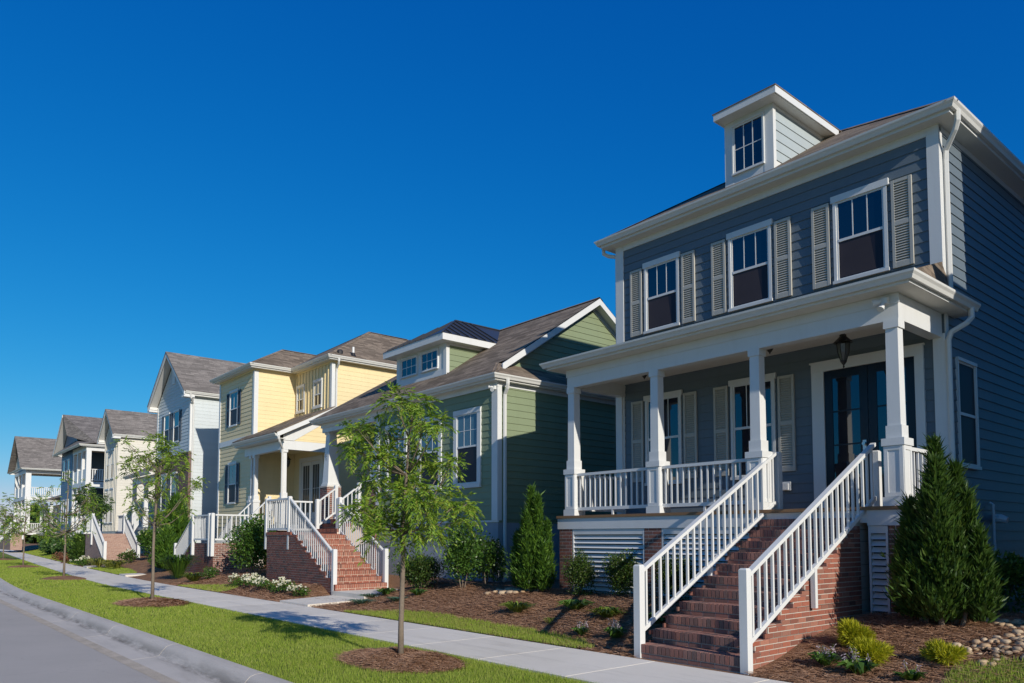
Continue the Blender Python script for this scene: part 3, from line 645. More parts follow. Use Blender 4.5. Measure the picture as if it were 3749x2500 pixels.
for x0 in (-9.48, -7.45): 
    mb = MB(); mb.box(x0-.02, x0+.02, 10.50, 10.54, 1.92, 2.02); mb.build('rail_foot', 'white', H)
# dormer
D0, D1, DY = -8.105, -7.118, 12.3
dz = lambda y: 7.832+(y-11.70)*.625
mb = MB(); mb.prism([(D0, DY, 8.05), (D0, 14.3, 9.43), (D0, DY, 9.43)], (D1-D0, 0, 0)); dm = mb.build('dormer', 'white', H)
mb = MB(); siding(mb, Fr('X+', D1), DY, 14.2, 8.2, 9.42, lambda z: (DY+.07, max(DY+.07, 11.70+(z-7.832)/.625)), .19); mb.build('wall', 'grey_light', dm); mb = MB(); siding(mb, Fr('X-', D0), DY, 14.2, 8.2, 9.42, lambda z: (DY+.07, max(DY+.07, 11.70+(z-7.832)/.625)), .19); mb.build('wall', 'grey_light', dm)
mb = MB(); f2 = Fr('Y-', DY); f2.box(mb, D0-.015, D0+.17, 8.06, 9.43, 0, .02); f2.box(mb, D1-.17, D1+.022, 8.06, 9.43, 0, .02); f2.box(mb, D0+.17, D1-.17, 8.06, 8.36, 0, .016); f2.box(mb, D0+.17, D1-.17, 9.30, 9.43, 0, .016)
mb.box(D1, D1+.022, DY, DY+.075, 8.15, 9.43); mb.hexa([(D1, DY+.07, 9.36), (D1+.02, DY+.07, 9.36), (D1+.02, 14.06, 9.36), (D1, 14.06, 9.36), (D1, DY+.07, 9.43), (D1+.02, DY+.07, 9.43), (D1+.02, 14.2, 9.43), (D1, 14.2, 9.43)]); mb.build('trim', 'white', dm)
window(H, f2, D0+.21, D1-.21, 8.41, 9.27, None, cas=.055, head=.03, grid=(3, 2), hx=0, sill=.03, upper='glass')
mb = MB(); mb.box(D0-.04, D1+.20, 12.03, 14.35, 9.43, 9.452); mb.sweep([(D0-.05, 14.35), (D0-.05, 12.02), (D1+.22, 12.02), (D1+.22, 14.35)], [(0, 9.42), (.018, 9.42), (.02, 9.545), (-.05, 9.545)]); mb.build('fascia', 'white', dm)
mb = MB(); mb.prism([(D0-.09, 11.99, 9.548), (D1+.25, 11.99, 9.548), (D1+.25, 14.6, 9.548), (D0-.09, 14.6, 9.548)], (0, 0, .018)); mb.quad((D0-.09, 11.99, 9.567), (D1+.25, 11.99, 9.567), ((D0+D1)/2, 12.7, 9.72)); mb.quad((D1+.25, 11.99, 9.567), (D1+.25, 14.6, 9.567), ((D0+D1)/2, 14.6, 9.72), ((D0+D1)/2, 12.7, 9.72)); mb.quad((D0-.09, 14.6, 9.567), (D0-.09, 11.99, 9.567), ((D0+D1)/2, 12.7, 9.72), ((D0+D1)/2, 14.6, 9.72)); mb.build('roof', 'roof', dm)

def lantern(name, label, x, y, z, s=1.0, ceil=4.69):
    t = thing(name, label, 'lantern', (x, y, z), 'porch lanterns')
    mb = MB(); mb.lathe((x, y, z), [(r*s, h*s) for r, h in ((.145, .0), (.135, .012), (.07, .075), (.05, .10), (.052, .12), (.03, .135), (.03, .16), (.012, .185), (.012, .2))], 8); mb.tube([(x, y, z+.19*s), (x, y, ceil)], .006, 6); mb.lathe((x, y, ceil-.03), [(.05, 0), (.055, .03)], 10); mb.build('lamp_hood', 'black', t)
    mb = MB(); mb.lathe((x, y, z), [(r*s, h*s) for r, h in ((.035, -.28), (.08, -.15), (.095, -.02))], 8); mb.build('lamp_glass', 'lampglass', t)
    mb = MB()
    for k in range(8):
        a = 2*math.pi*k/8; c, d = math.cos(a), math.sin(a); mb.tube([(x+.10*s*c, y+.10*s*d, z), (x+.087*s*c, y+.087*s*d, z-.15*s), (x+.042*s*c, y+.042*s*d, z-.28*s)], .006*s, 4)
    mb.lathe((x, y, z), [(r*s, h*s) for r, h in ((.004, -.39), (.016, -.37), (.008, -.345), (.028, -.32), (.05, -.285), (.05, -.275), (.0, -.27))], 8); mb.build('lamp_cage', 'black', t)
lantern('porch_lantern', 'black iron lantern hanging before the dark double door of the grey house', -5.39, 11.2, 4.455)

# ------------------------------------------------------------------ green house
H = thing('house', 'low sage green house with a long brown roof, metal capped dormer and red brick stairs', 'house', (-17.5, 11.3, .4), 'new houses along the street')
YG, GX0, GX1, P = 11.3, -19.38, -13.80, .676
body(H, GX0, GX1, YG, 18.6, 1.85, 5.2, 'green'); body(H, -23.0, GX0, 13.4, 18.6, 1.85, 5.2, 'green')
wallpart(H, Fr('Y-', YG), GX0, GX1, 1.90, 5.10, 'green', e=.165); wallpart(H, Fr('X+', GX1), YG, 18.6, 1.90, 5.16, 'green', e=.165); wallpart(H, Fr('X-', GX0), YG, 13.4, 2.07, 5.1, 'green'); wallpart(H, Fr('Y-', 13.4), -23.0, GX0, 2.07, 5.1, 'green')
mb = MB(); mb.box(GX0+.01, GX1-.012, YG+.012, 18.59, .1, 1.88); fo = mb.build('foundation', 'found', H)
for x in (-14.95, -17.0):
    mb = MB(); mb.box(x-.19, x+.19, YG+.004, YG+.02, 1.70, 1.85); mb.build('crawl_vent', 'dark', fo)
trim(H, [(GX0-.0, GX1+.02, YG-.012, YG+.02, 1.86, 1.905), (GX1-.20, GX1+.022, YG-.034, YG, 1.90, 5.08), (GX1, GX1+.024, YG, YG+.10, 1.90, 5.1), (GX0-.02, GX0+.15, YG-.034, YG, 2.0, 5.08), (-22.98, GX1+.03, YG-.04, YG+.0, 5.08, 5.22), (GX1, GX1+.026, YG+.0, 18.6, 5.1, 5.22)])
mb = MB(); mb.box(-23.15, -13.62, 11.07, 19.0, 5.20, 5.215); mb.build('soffit', 'soffit', H)
eaves(H, [(-23.15, 18.9), (-23.15, 11.07), (-13.63, 11.07), (-13.63, 18.9)], 5.345)
# roof: long front and back slopes, small hipped skirt and gable at the right end
e = 5.345; y0, y1 = 11.0, 18.96; ym = 14.98; xg = -14.22; xe = -13.56; xl = -23.22; zr = e+(ym-y0)*P; k = xe-xg
mb = MB()
mb.quad((xl, y0, e), (xe, y0, e), (xg, y0+k, e+k*P), (xg+.30, y0+k+.02, e+k*P+.03), (xg+.30, ym, zr), (xl+2.6, ym, zr), (xl+1.2, y0+1.2, e+1.2*P))
mb.quad((xe, y1, e), (xl, y1, e), (xl+1.2, y1-1.2, e+1.2*P), (xl+2.6, ym, zr), (xg+.30, ym, zr), (xg+.30, y1-k-.02, e+k*P+.03), (xg, y1-k, e+k*P))
mb.quad((xe, y0, e), (xe, y1, e), (xg, y1-k, e+k*P), (xg, y0+k, e+k*P)); mb.quad((xl, y1, e), (xl, y0, e), (xl+1.2, y0+1.2, e+1.2*P), (xl+2.6, ym, zr), (xl+1.2, y1-1.2, e+1.2*P))
mb.quad((xl, y0, e-.01), (xe, y0, e-.01), (xe, y1, e-.01), (xl, y1, e-.01)); ro = mb.build('roof', 'roof', H)
mb = MB(); a = Vector((xl+2.6, ym, zr+.02)); b = Vector((xg+.30, ym, zr+.02))
for s in (-1, 1): mb.quad(a, b, b+Vector((0, s*.14, -.085)), a+Vector((0, s*.14, -.085)))
a = Vector((xe, y0, e+.02)); b = Vector((xg+.02, y0+k, e+k*P+.02)); mb.quad(a+Vector((-.12, .0, .0)), a+Vector((0, .12, 0)), b+Vector((0, .12, 0)), b+Vector((-.12, 0, 0))); mb.build('ridge_cap', 'roof', ro)
fg = Fr('X+', xg); gl = lambda z: (y0+.12+(z-e)/P, y1-.12-(z-e)/P)
wallpart(H, fg, 0, 0, e+k*P-.1, zr-.10, 'green', gl, 'gable_wall', .165)
mb = MB()
for s in (1, -1):
    ya = y0+k-.12 if s > 0 else y1-k+.12; za = e+k*P-.06; pts = [(xg+.27, ya, za-.20), (xg+.27, ym, zr-.20), (xg+.27, ym, zr-.03), (xg+.27, ya, za-.03)]
    mb.prism(pts, (.045, 0, 0)); mb.prism([(xg+.005, ya+s*.05, za-.16), (xg+.005, ym, zr-.16), (xg+.005, ym, zr-.135), (xg+.005, ya+s*.05, za-.135)], (.265, 0, 0))
    mb.prism([(xg+.02, ya+s*.3, za-.10), (xg+.02, ym, zr-.29), (xg+.02, ym, zr-.17), (xg+.02, ya+s*.3, za+.02)], (.02, 0, 0))
mb.build('bargeboard', 'white', H)
fr = Fr('Y-', YG)
for cx in (-14.985, -16.645, -18.31):
    window(H, fr, cx-.395, cx+.395, 2.86, 4.54, 3.75, cas=.165, head=.125, grid=(3, 2), upper='blind', lower='screen', sill=.11, hx=.0)
# porch of the green house
trim(H, [(-23.05, GX0, YG-.06, 13.4, 1.95, 2.07)], 'found', 'porch_floor')
trim(H, [(-22.95, GX0, YG, YG+.24, 4.93, 5.2), (-22.95, -22.71, YG+.24, 13.4, 4.932, 5.2)], 'white', 'porch_beam')
mb = MB(); mb.box(-22.7, GX0, YG+.24, 13.4, 5.08, 5.1); mb.build('porch_ceiling', 'soffit', H)
def tapered(cx, cy, zb, zt, a, b, house):
    mb = MB(); mb.frustum(cx, cy, zb+.08, zt-.06, a, b); mb.box(cx-a-.03, cx+a+.03, cy-a-.03, cy+a+.03, zb, zb+.08); mb.box(cx-b-.03, cx+b+.03, cy-b-.03, cy+b+.03, zt-.06, zt)
    return mb.build('porch_column', 'white', house)
cl = tapered(-22.73, 11.52, 3.17, 4.93, .20, .125, H); tapered(-19.66, 11.52, 3.17, 4.93, .20, .125, H)
for x in (-22.73, -19.66):
    pier(x-.25, x+.25, 11.27, 11.77, 1.2 if x < -20 else .3, 3.12, 'brick', 'mortar', H); trim(H, [(x-.27, x+.27, 11.25, 11.79, 3.12, 3.17)], 'kerb', 'pier_cap')
fc = bpy.data.curves.new('house_number', 'FONT'); fc.body = '5\n1\n1\n8'; fc.size = .15; fc.extrude = .004; fc.align_x = 'CENTER'; fc.space_line = .9
fo_ = bpy.data.objects.new('house_number_text', fc); COL.objects.link(fo_); bpy.context.view_layer.update(); me = bpy.data.meshes.new_from_object(fo_.evaluated_get(bpy.context.evaluated_depsgraph_get())); bpy.data.objects.remove(fo_)
me.materials.clear(); me.materials.append(M['navy']); o = place('house_number', me, cl, Vector((-22.75, 11.352, 4.12))-BASE[cl]); o.rotation_euler = (R(92.4), 0, 0)
# stairs of the green house: a lower flight along the front, a landing, three risers to the porch
LX, FY0, FY1 = -20.1, 9.02, 10.52
st = MB(); core = MB(); steps_y(st, core, 0, FY1-FY0, 0, .15, 9, .158, .29); swap_xy(st, -17.49, -1, FY0); swap_xy(core, -17.49, -1, FY0)
core.box(-21.8, LX-.005, FY0+.008, FY1, .0, 1.565); core.box(-21.72, -20.2, FY1, YG-.07, .0, 1.56)
fs = core.build('front_steps', 'mortar_g', H); st.build('brickwork', 'brick_g', fs)
mb = MB(); gtop = lambda x: 1.575 if x < LX else .15+(math.floor((-17.49-x)/.29)+1)*.158-.012
brickwall(mb, Fr('Y-', FY0), -21.8, -17.5, .0, 1.57, top=gtop); mb.build('cheek_brickwork', 'brick', fs); mb = MB(); brickwall(mb, Fr('X-', -21.8), FY0, FY1, .0, 1.57); mb.build('cheek_brickwork', 'brick', fs)
mb = MB(); x = -21.82
while x < -20.15: mb.box(x, x+.057, FY0-.02, FY0+.19, 1.57, 1.655); x += .065
y = FY0+.2
while y < FY1: mb.box(-21.82, -21.62, y, y+.057, 1.57, 1.655); y += .065
mb.box(-21.6, -20.12, FY0+.2, FY1, 1.56, 1.60)
st2 = MB(); core2 = MB(); steps_y(st2, core2, -21.72, -20.2, 10.48, 1.60, 3, .157, .28); mb.v += [v for v in st2.v]; n0 = len(mb.v)-len(st2.v); mb.f += [tuple(i+n0 for i in f) for f in st2.f]; mb.build('landing_brickwork', 'brick_g', fs)
core2.build('upper_steps', 'mortar_g', H)
for y, na in ((9.06, 'f'), (10.56, 'b')):
    railing(H, (-17.68, y, .03), (-20.28, y, 1.50), 1.10, 22, .045, .22, .028, 'stair_railing'); post(H, -17.62, y, -.02, 1.2, .055); post(H, -20.34, y, 1.16 if y < 10 else 1.5, 2.66)
post(H, -21.93, 9.06, 1.15, 2.66); mb = MB()
railing(H, (-20.39, 9.06, 1.62), (-21.88, 9.06, 1.62), 1.0, 10, .045, .09); railing(H, (-21.93, 9.11, 1.62), (-21.93, 10.5, 1.62), 1.0, 9, .045, .09)
for x in (-21.70, -20.22):
    railing(H, (x, 10.60, 1.62), (x, 11.14, 2.02), 1.02, 4, .045, .22, .028, 'stair_railing'); post(H, x, 10.56, 1.6, 2.68); post(H, x, 11.18, 2.0, 3.14)
# dormer of the green house
D0, D1, DY, DT = -19.36, -16.84, 11.95, 6.86
dl = lambda z: (DY+.08, max(DY+.08, y0+(z-e)/P))
mb = MB(); mb.prism([(D0, DY, 5.85), (D0, 13.4, 6.9), (D0, 13.4, DT), (D0, DY, DT)], (D1-D0, 0, 0)); dm = mb.build('dormer', 'white', H)
mb = MB(); siding(mb, Fr('X+', D1), 0, 0, 5.95, DT, dl, .165); mb.build('wall', 'green', dm); mb = MB(); siding(mb, Fr('X-', D0), 0, 0, 5.95, DT, dl, .165); mb.build('wall', 'green', dm)
f2 = Fr('Y-', DY); mb = MB(); f2.box(mb, D0-.02, D0+.15, 5.98, DT, 0, .02); f2.box(mb, D1-.12, D1+.024, 5.98, DT, 0, .02); f2.box(mb, D0+.15, D1-.12, 5.98, 6.14, 0, .016); mb.box(D1, D1+.022, DY, DY+.09, 6.02, DT); mb.box(D1, D1+.02, DY+.09, 13.2, DT-.06, DT); mb.build('trim', 'white', dm)
for a, b in ((D0+.29, D0+1.04), (D1-1.17, D1-.42)): window(H, f2, a, b, 6.26, 6.72, None, cas=.06, head=.03, grid=(3, 2), hx=0, sill=.03)
mb = MB(); mb.box(D0-.25, D1+.25, 11.66, 13.6, DT, DT+.018); mb.sweep([(D0-.27, 13.6), (D0-.27, 11.64), (D1+.27, 11.64), (D1+.27, 13.6)], [(0, DT-.01), (.02, DT-.01), (.025, DT+.17), (-.05, DT+.17)]); mb.build('fascia', 'white', dm)
a0, a1, b0, zt = D0-.31, D1+.31, 11.60, DT+.172; hw = (a1-a0)/2; q = .60; rz = zt+hw*q; yr = y0+(rz-e)/P
mb = MB(); A, B_, T1, T2 = (a0, b0, zt), (a1, b0, zt), ((a0+a1)/2, b0+hw, rz), ((a0+a1)/2, yr+.3, rz)
mb.quad(A, B_, T1); mb.quad(B_, (a1, y0+(zt-e)/P+.2, zt), T2, T1); mb.quad((a0, y0+(zt-e)/P+.2, zt), A, T1, T2); mb.quad(A, B_, (a1, 13.6, zt-.001), (a0, 13.6, zt-.001))
for i in range(1, 8):
    t = i*.30; 
    if t < hw*2-.2:
        p0 = Vector((a1, b0+t, zt)); p1 = Vector((a1-min(t, hw), b0+t, zt+min(t, hw)*q)); mb.beam(p0, p1, .03, .04)
        x = a0+t; hgt = min(t, 2*hw-t); mb.beam((x, b0, zt), (x, b0+hgt, zt+hgt*q), .03, .04)
mb.beam(B_, T1, .05, .035); mb.beam(T1, T2, .05, .03); mb.build('metal_roof', 'seam', dm)
downspout(H, [(-13.58, 11.42, 5.26), (-13.58, 11.42, 5.14), (-13.62, 11.44, 5.04), (-13.73, 11.46, 4.92), (-13.745, 11.465, 4.78), (-13.745, 11.465, .62), (-13.66, 11.40, .52), (-13.58, 11.30, .50)], .04)
mb = MB(); mb.box(-13.90, -13.82, 11.20, 11.26, 5.02, 5.10); lamp_head((-13.86, 11.2, 5.07), (-.5, -.6, .1), mb); lamp_head((-13.84, 11.2, 5.03), (.3, -.6, -.3), mb); mb.build('flood_light', 'white', H)

# ------------------------------------------------------------------ yellow house
H = thing('house', 'butter yellow house with hipped roofs, dark shutters and a corner porch', 'house', (-28.8, 11.2, .4), 'new houses along the street')
BX0, BX1, YB, YR, MX1 = -32.3, -28.52, 11.2, 12.86, -25.36
body(H, BX0, BX1, YB, 20, .2, 7.95, 'yellow'); body(H, BX1, MX1, YR, 20, .2, 7.95, 'yellow')
wallpart(H, Fr('Y-', YB), BX0, BX1, 1.9, 5.25, 'yellow'); wallpart(H, Fr('Y-', YB), BX0, BX1, 5.47, 7.9, 'yellow'); wallpart(H, Fr('X+', BX1), YB, YR, 1.9, 7.95, 'yellow', t=.008)
wallpart(H, Fr('X+', MX1), YR, 20, 1.9, 7.95, 'yellow', t=.008); wallpart(H, Fr('Y-', YR), BX1, MX1, 1.9, 4.9, 'yellow')
mb = MB(); f = Fr('Y-', YR); f.box(mb, BX1, MX1, 4.9, 7.95, 0, .006); x = BX1+.12
while x < MX1-.1: f.box(mb, x, x+.05, 4.9, 7.95, 0, .032); x += .27
mb.build('batten_wall', 'yellow', H)
trim(H, [(BX0-.02, BX0+.13, YB-.034, YB, 1.9, 7.95), (BX1-.14, BX1+.022, YB-.034, YB, 1.9, 7.95), (BX1, BX1+.024, YB, YB+.13, 1.9, 7.97), (BX0+.13, BX1-.14, YB-.04, YB, 5.25, 5.47), (MX1-.13, MX1+.022, YR-.036, YR, 4.9, 7.95), (MX1, MX1+.024, YR, YR+.10, 1.9, 7.97)])
for b in ((-32.55, -28.27, 10.95, 20.2), (-28.27, -25.1, 12.6, 20.2)):
    mb = MB(); mb.box(b[0], b[1], b[2], b[3], 8.03, 8.05); mb.build('soffit', 'soffit', H)
trim(H, [(BX0-.02, BX1+.02, YB-.03, YB, 7.95, 8.04), (BX1, BX1+.03, YB, YR, 7.95, 8.04), (BX1+.03, MX1+.02, YR-.034, YR, 7.95, 8.04), (MX1, MX1+.03, YR, 20, 7.95, 8.04)], 'yellow', 'frieze')
eaves(H, [(-32.56, 20.2), (-32.56, 10.94), (-28.26, 10.94), (-28.26, 12.59), (-25.09, 12.59), (-25.09, 20.2)], 8.17)
hip_roof(H, -32.60, -28.20, 10.89, 22, 8.165, .575); hip_roof(H, -32.60, -25.03, 12.53, 22, 8.166, .60)
fr = Fr('Y-', YB)
for z0, z1, zm in ((6.08, 7.38, 6.72), (2.92, 4.42, 3.65)):
    window(H, fr, -31.02, -30.28, z0, z1, zm, cas=.07, head=.10, grid=(2, 1))
    for s in (-1, 1): shutter(H, fr, -30.65+s*.62-.14, -30.65+s*.62+.14, z0-.05, z1+.05, 'navy')
fr = Fr('Y-', YR)
for cx in (-28.0, -26.50): window(H, fr, cx-.26, cx+.26, 6.52, 7.38, 6.93, cas=.10, head=.10, grid=(1, 1), upper='blind', sill=.10, hx=0)
mb = MB()
for b in ((-27.95, -27.78), (-26.12, -25.95)): fr.box(mb, b[0], b[1], 2.0, 4.42, 0, .05)
fr.box(mb, -27.95, -25.95, 4.42, 4.58, 0, .055); mb.build('door_frame', 'white', H)
for a, b in ((-27.77, -26.96), (-26.94, -26.13)):
    mb = MB(); w = .13
    for q in ((a, a+w, 2.0, 4.4), (b-w, b, 2.0, 4.4), (a+w, b-w, 2.0, 2.45), (a+w, b-w, 4.26, 4.4)): fr.box(mb, *q, 0, .03)
    for i in (1, 2): x = a+w+(b-a-2*w)*i/3; fr.box(mb, x-.01, x+.01, 2.45, 4.26, 0, .026)
    fr.box(mb, a+w, b-w, 3.35, 3.37, 0, .025); d = mb.build('door', 'white', H); p = MB(); fr.box(p, a+w, b-w, 2.45, 4.26, 0, .018); p.build('pane', 'curtain', d)
# porch
trim(H, [(-29.0, MX1, 10.9, YR, 1.8, 1.95)], 'found', 'porch_floor')
trim(H, [(-28.9, MX1, 11.0, 11.18, 4.60, 4.92), (MX1-.18, MX1, 11.18, YR, 4.602, 4.92)], 'white', 'porch_beam')
mb = MB(); mb.box(-28.5, MX1-.18, 11.18, YR, 4.80, 4.82); mb.build('porch_ceiling', 'yellow', H)
PZ = lambda y: 5.13+(y-10.62)*.5
mb = MB(); mb.prism([(-29.2, 10.62, PZ(10.62)), (-25.05, 10.62, PZ(10.62)), (-25.05, YR-.03, PZ(YR)), (-28.50, YR-.03, PZ(YR)), (-28.50, YB-.04, PZ(YB)), (-29.2, YB-.04, PZ(YB))], (0, 0, .04)); mb.build('porch_roof', 'roof', H)
mb = MB(); siding(mb, Fr('X+', MX1+.0), 0, 0, 4.92, 6.0, lambda z: (max(11.05, 10.62+(z+.12-5.13)/.5), YR), t=.008); mb.box(MX1-.06, MX1-.004, 11.02, YR, 4.92, 5.05); mb.prism([(MX1-.05, 11.02, 4.92), (MX1-.05, YR, 4.92), (MX1-.05, YR, 6.05), (MX1-.05, 11.02, 5.2)], (.045, 0, 0)); mb.build('gable_wall', 'yellow', H)
mb = MB(); mb.prism([(-25.10, 10.66, PZ(10.66)-.17), (-25.10, YR, PZ(YR)-.17), (-25.10, YR, PZ(YR)-.0), (-25.10, 10.66, PZ(10.66)-.0)], (.03, 0, 0)); mb.prism([(MX1, 10.70, PZ(10.7)-.16), (MX1, YR, PZ(YR)-.16), (MX1, YR, PZ(YR)-.14), (MX1, 10.7, PZ(10.7)-.14)], (.27, 0, 0)); mb.prism([(MX1+.01, 11.0, 4.92), (MX1+.01, 11.4, 4.92), (MX1+.01, YR, 5.85), (MX1+.01, YR, 6.05), (MX1+.01, 11.0, 5.1)], (.012, 0, 0)); mb.build('bargeboard', 'white', H)
trim(H, [(-29.15, -25.1, 10.70, 11.0, 4.93, 4.95)], 'soffit', 'soffit'); eaves(H, [(-29.15, 11.1), (-29.15, 10.69), (-25.12, 10.69)], 5.12, .16)
def slim_column(cx, cy, zb, zt, house, a=.075):
    mb = MB(); mb.frustum(cx, cy, zb, zt, a, a*.9); mb.box(cx-.10, cx+.10, cy-.10, cy+.10, zb+.95, zb+1.12); mb.box(cx-.14, cx+.14, cy-.14, cy+.14, zb+.86, zb+.95); mb.box(cx-.12, cx+.12, cy-.12, cy+.12, zb, zb+.86); mb.box(cx-.1, cx+.1, cy-.1, cy+.1, zt-.1, zt)
    return mb.build('porch_column', 'white', house)
slim_column(-25.47, 11.1, 1.95, 4.6, H); slim_column(-28.02, 11.1, 1.95, 4.6, H); slim_column(-28.42, 11.12, 1.95, 4.6, H, .05)
downspout(H, [(-25.07, 10.72, 5.04), (-25.07, 10.72, 4.92), (-25.12, 10.78, 4.82), (-25.35, 10.98, 4.62), (-25.38, 11.0, 4.5), (-25.38, 11.0, 2.0)]); downspout(H, [(-25.04, 12.95, 8.08), (-25.04, 12.95, 7.96), (-25.1, 12.97, 7.88), (-25.28, 13.0, 7.75), (-25.31, 13.0, 7.6), (-25.31, 13.0, .6)])
ro = MB(); ro.tube([(-25.32, 13.68, 8.3), (-25.32, 13.68, 8.66)], .045, 8); ro.build('vent_pipe', 'white', H)
mb = MB(); mb.lathe((-25.32, 13.68, 8.36), [(.13, -.08), (.085, .0), (.055, .08)], 8); mb.build('pipe_boot', 'black', H); mb = MB(); mb.lathe((-25.36, 13.15, 8.36), [(.11, -.05), (.12, .06), (.09, .11), (.02, .13)], 8); mb.build('roof_vent', 'dark', H)
lantern('porch_lantern', 'small black lantern under the yellow house porch beside its pale doors', -26.95, 11.9, 4.4, .85, 4.8)
# stairs: lower flight dropping to the left, landing, upper flight to the porch
Y0, Y1, LZ = 9.08, 10.5, 1.30
st = MB(); core = MB(); steps_y(st, core, 0, Y1-Y0, 0, .12, 7, .168, .29); swap_xy(st, -30.6, 1, Y0); swap_xy(core, -30.6, 1, Y0)
core.box(-28.57, -26.55, Y0+.008, Y1, .0, LZ); core.box(-28.3, -26.6, Y1, 10.9, 0, 1.2); fs = core.build('front_steps', 'mortar', H); st.build('brickwork', 'brick', fs)
mb = MB(); yt = lambda x: LZ if x > -28.57 else .12+(math.floor((x+30.6)/.29)+1)*.168-.012
brickwall(mb, Fr('Y-', Y0), -30.6, -26.55, .0, LZ, top=yt); mb.build('cheek_brickwork', 'brick', fs); mb = MB(); brickwall(mb, Fr('X+', -26.55), Y0, Y1, .0, LZ); mb.build('cheek_brickwork', 'brick', fs)
st2 = MB(); core2 = MB(); steps_y(st2, core2, -28.2, -26.7, 10.46, LZ, 4, .162, .2); us = core2.build('upper_steps', 'mortar', H); st2.build('brickwork', 'brick', us)
for y in (9.1, 10.48): railing(H, (-30.75, y, .05), (-28.62, y, 1.28), 1.06, 18, .05, .2, .032, 'stair_railing'); post(H, -30.8, y, .0, 1.28)
for x, z in ((-28.57, .85), (-26.82, .85), (-26.55, .85)): post(H, x, 9.04, z, 2.34, .055)
railing(H, (-28.5, 9.06, LZ), (-26.6, 9.06, LZ), 1.0, 12, .045, .1); railing(H, (-26.52, 9.12, LZ), (-26.52, 10.4, LZ), 1.0, 8, .045, .1); post(H, -26.52, 10.45, LZ, 2.36)
for x in (-28.1, -26.72): railing(H, (x, 10.5, LZ+.05), (x, 11.1, 1.95), 1.0, 4, .045, .2, .03, 'stair_railing'); post(H, x, 11.12, 1.9, 3.0)

# ------------------------------------------------------------------ houses further down the street
def far_win(H, fr, u0, u1, z0, z1, sh=None):
    window(H, fr, u0, u1, z0, z1, (z0+z1)/2, cas=.08, head=.10, grid=(1, 1), upper='glass')
    if sh:
        for a in (u0-.38, u1+.10): shutter(H, fr, a, a+.28, z0-.05, z1+.05, sh, False)
def gable_house(H, x0, x1, y, yb, ze, p, wall, ov=.35, front=None, zb=1.9, roofm='roof2', wt=.02):
    xm = (x0+x1)/2; hw = (x1-x0)/2; body(H, x0, x1, y, yb, .2, ze, wall)
    gl = lambda z: (x0, x1) if z <= ze else (x0+(z-ze)/p, x1-(z-ze)/p)
    if front: front(gl)
    else: wallpart(H, Fr('Y-', y), x0, x1, zb, ze+hw*p-.05, wall, gl, t=wt)
    wallpart(H, Fr('X+', x1), y, yb, zb, ze, wall, t=.008)
    zr = ze+(hw+ov)*p; e = ze; mb = MB(); yo = y-.45
    for s in (-1, 1):
        xe = xm+s*(hw+ov); mb.prism([(xe, yo, e+.0), (xe, yb, e), (xm, yb, zr), (xm, yo, zr)], (0, 0, .05))
    mb.build('roof', roofm, H); mb = MB()
    for s in (-1, 1):
        xe = xm+s*(hw+ov); mb.prism([(xe, yo+.02, e-.19), (xm, yo+.02, zr-.19), (xm, yo+.02, zr-.01), (xe, yo+.02, e-.01)], (0, .04, 0))
        mb.prism([(xe-s*.04, yo+.06, e-.04), (xm, yo+.06, zr-.05), (xm, yo+.06, zr-.03), (xe-s*.04, yo+.06, e-.02)], (0, .4, 0))
        mb.box(min(xe, xe-s*ov), max(xe, xe-s*ov), yo+.02, yo+.5, e-.26, e-.17)
    mb.build('bargeboard', 'white', H)
    for s in (-1, 1):
        xe = xm+s*(hw+ov-.1); eaves(H, [(xe, yo+.1), (xe, yb)] if s > 0 else [(xe, yb), (xe, yo+.1)], e+.02, .15); mb = MB(); mb.box(min(xe, xm+s*hw), max(xe, xm+s*hw), yo+.1, yb, e-.15, e-.13); mb.build('soffit', 'soffit', H)
    return zr
H = thing('house', 'pale blue white gabled house with a brown brick ground floor', 'house', (-38.8, 11.2, .4), 'new houses along the street')
def f4(gl):
    wallpart(H, Fr('Y-', 11.2), 0, 0, 5.45, 10.1, 'pale', gl)
    mb = MB(); mb.box(-41.42, -36.12, 11.14, 11.3, .2, 5.40); mb.build('brick_front', 'brick_d', H); trim(H, [(-41.42, -36.10, 11.11, 11.3, 5.40, 5.46)], 'brick_d', 'brick_ledge')
gable_house(H, -41.4, -36.15, 11.2, 21, 8.2, .78, 'pale', front=f4)
trim(H, [(-36.29, -36.13, 11.165, 11.2, 5.46, 8.1), (-36.15, -36.125, 11.2, 11.34, 1.9, 8.1), (-41.42, -41.27, 11.165, 11.2, 5.46, 8.1)])
mb = MB(); Fr('Y-', 11.2).box(mb, -39.0, -38.55, 9.0, 9.7, 0, .05); mb.build('gable_vent', 'white', H)
for z0, z1, y in ((6.15, 7.55, 11.2), (2.85, 4.5, 11.14)):
    for x in (-39.75, -38.2): far_win(H, Fr('Y-', y), x-.36, x+.36, z0, z1, 'navy')
downspout(H, [(-35.78, 11.05, 8.1), (-35.8, 11.1, 7.9), (-36.08, 11.28, 7.7), (-36.1, 11.3, 7.5), (-36.1, 11.3, .5)])
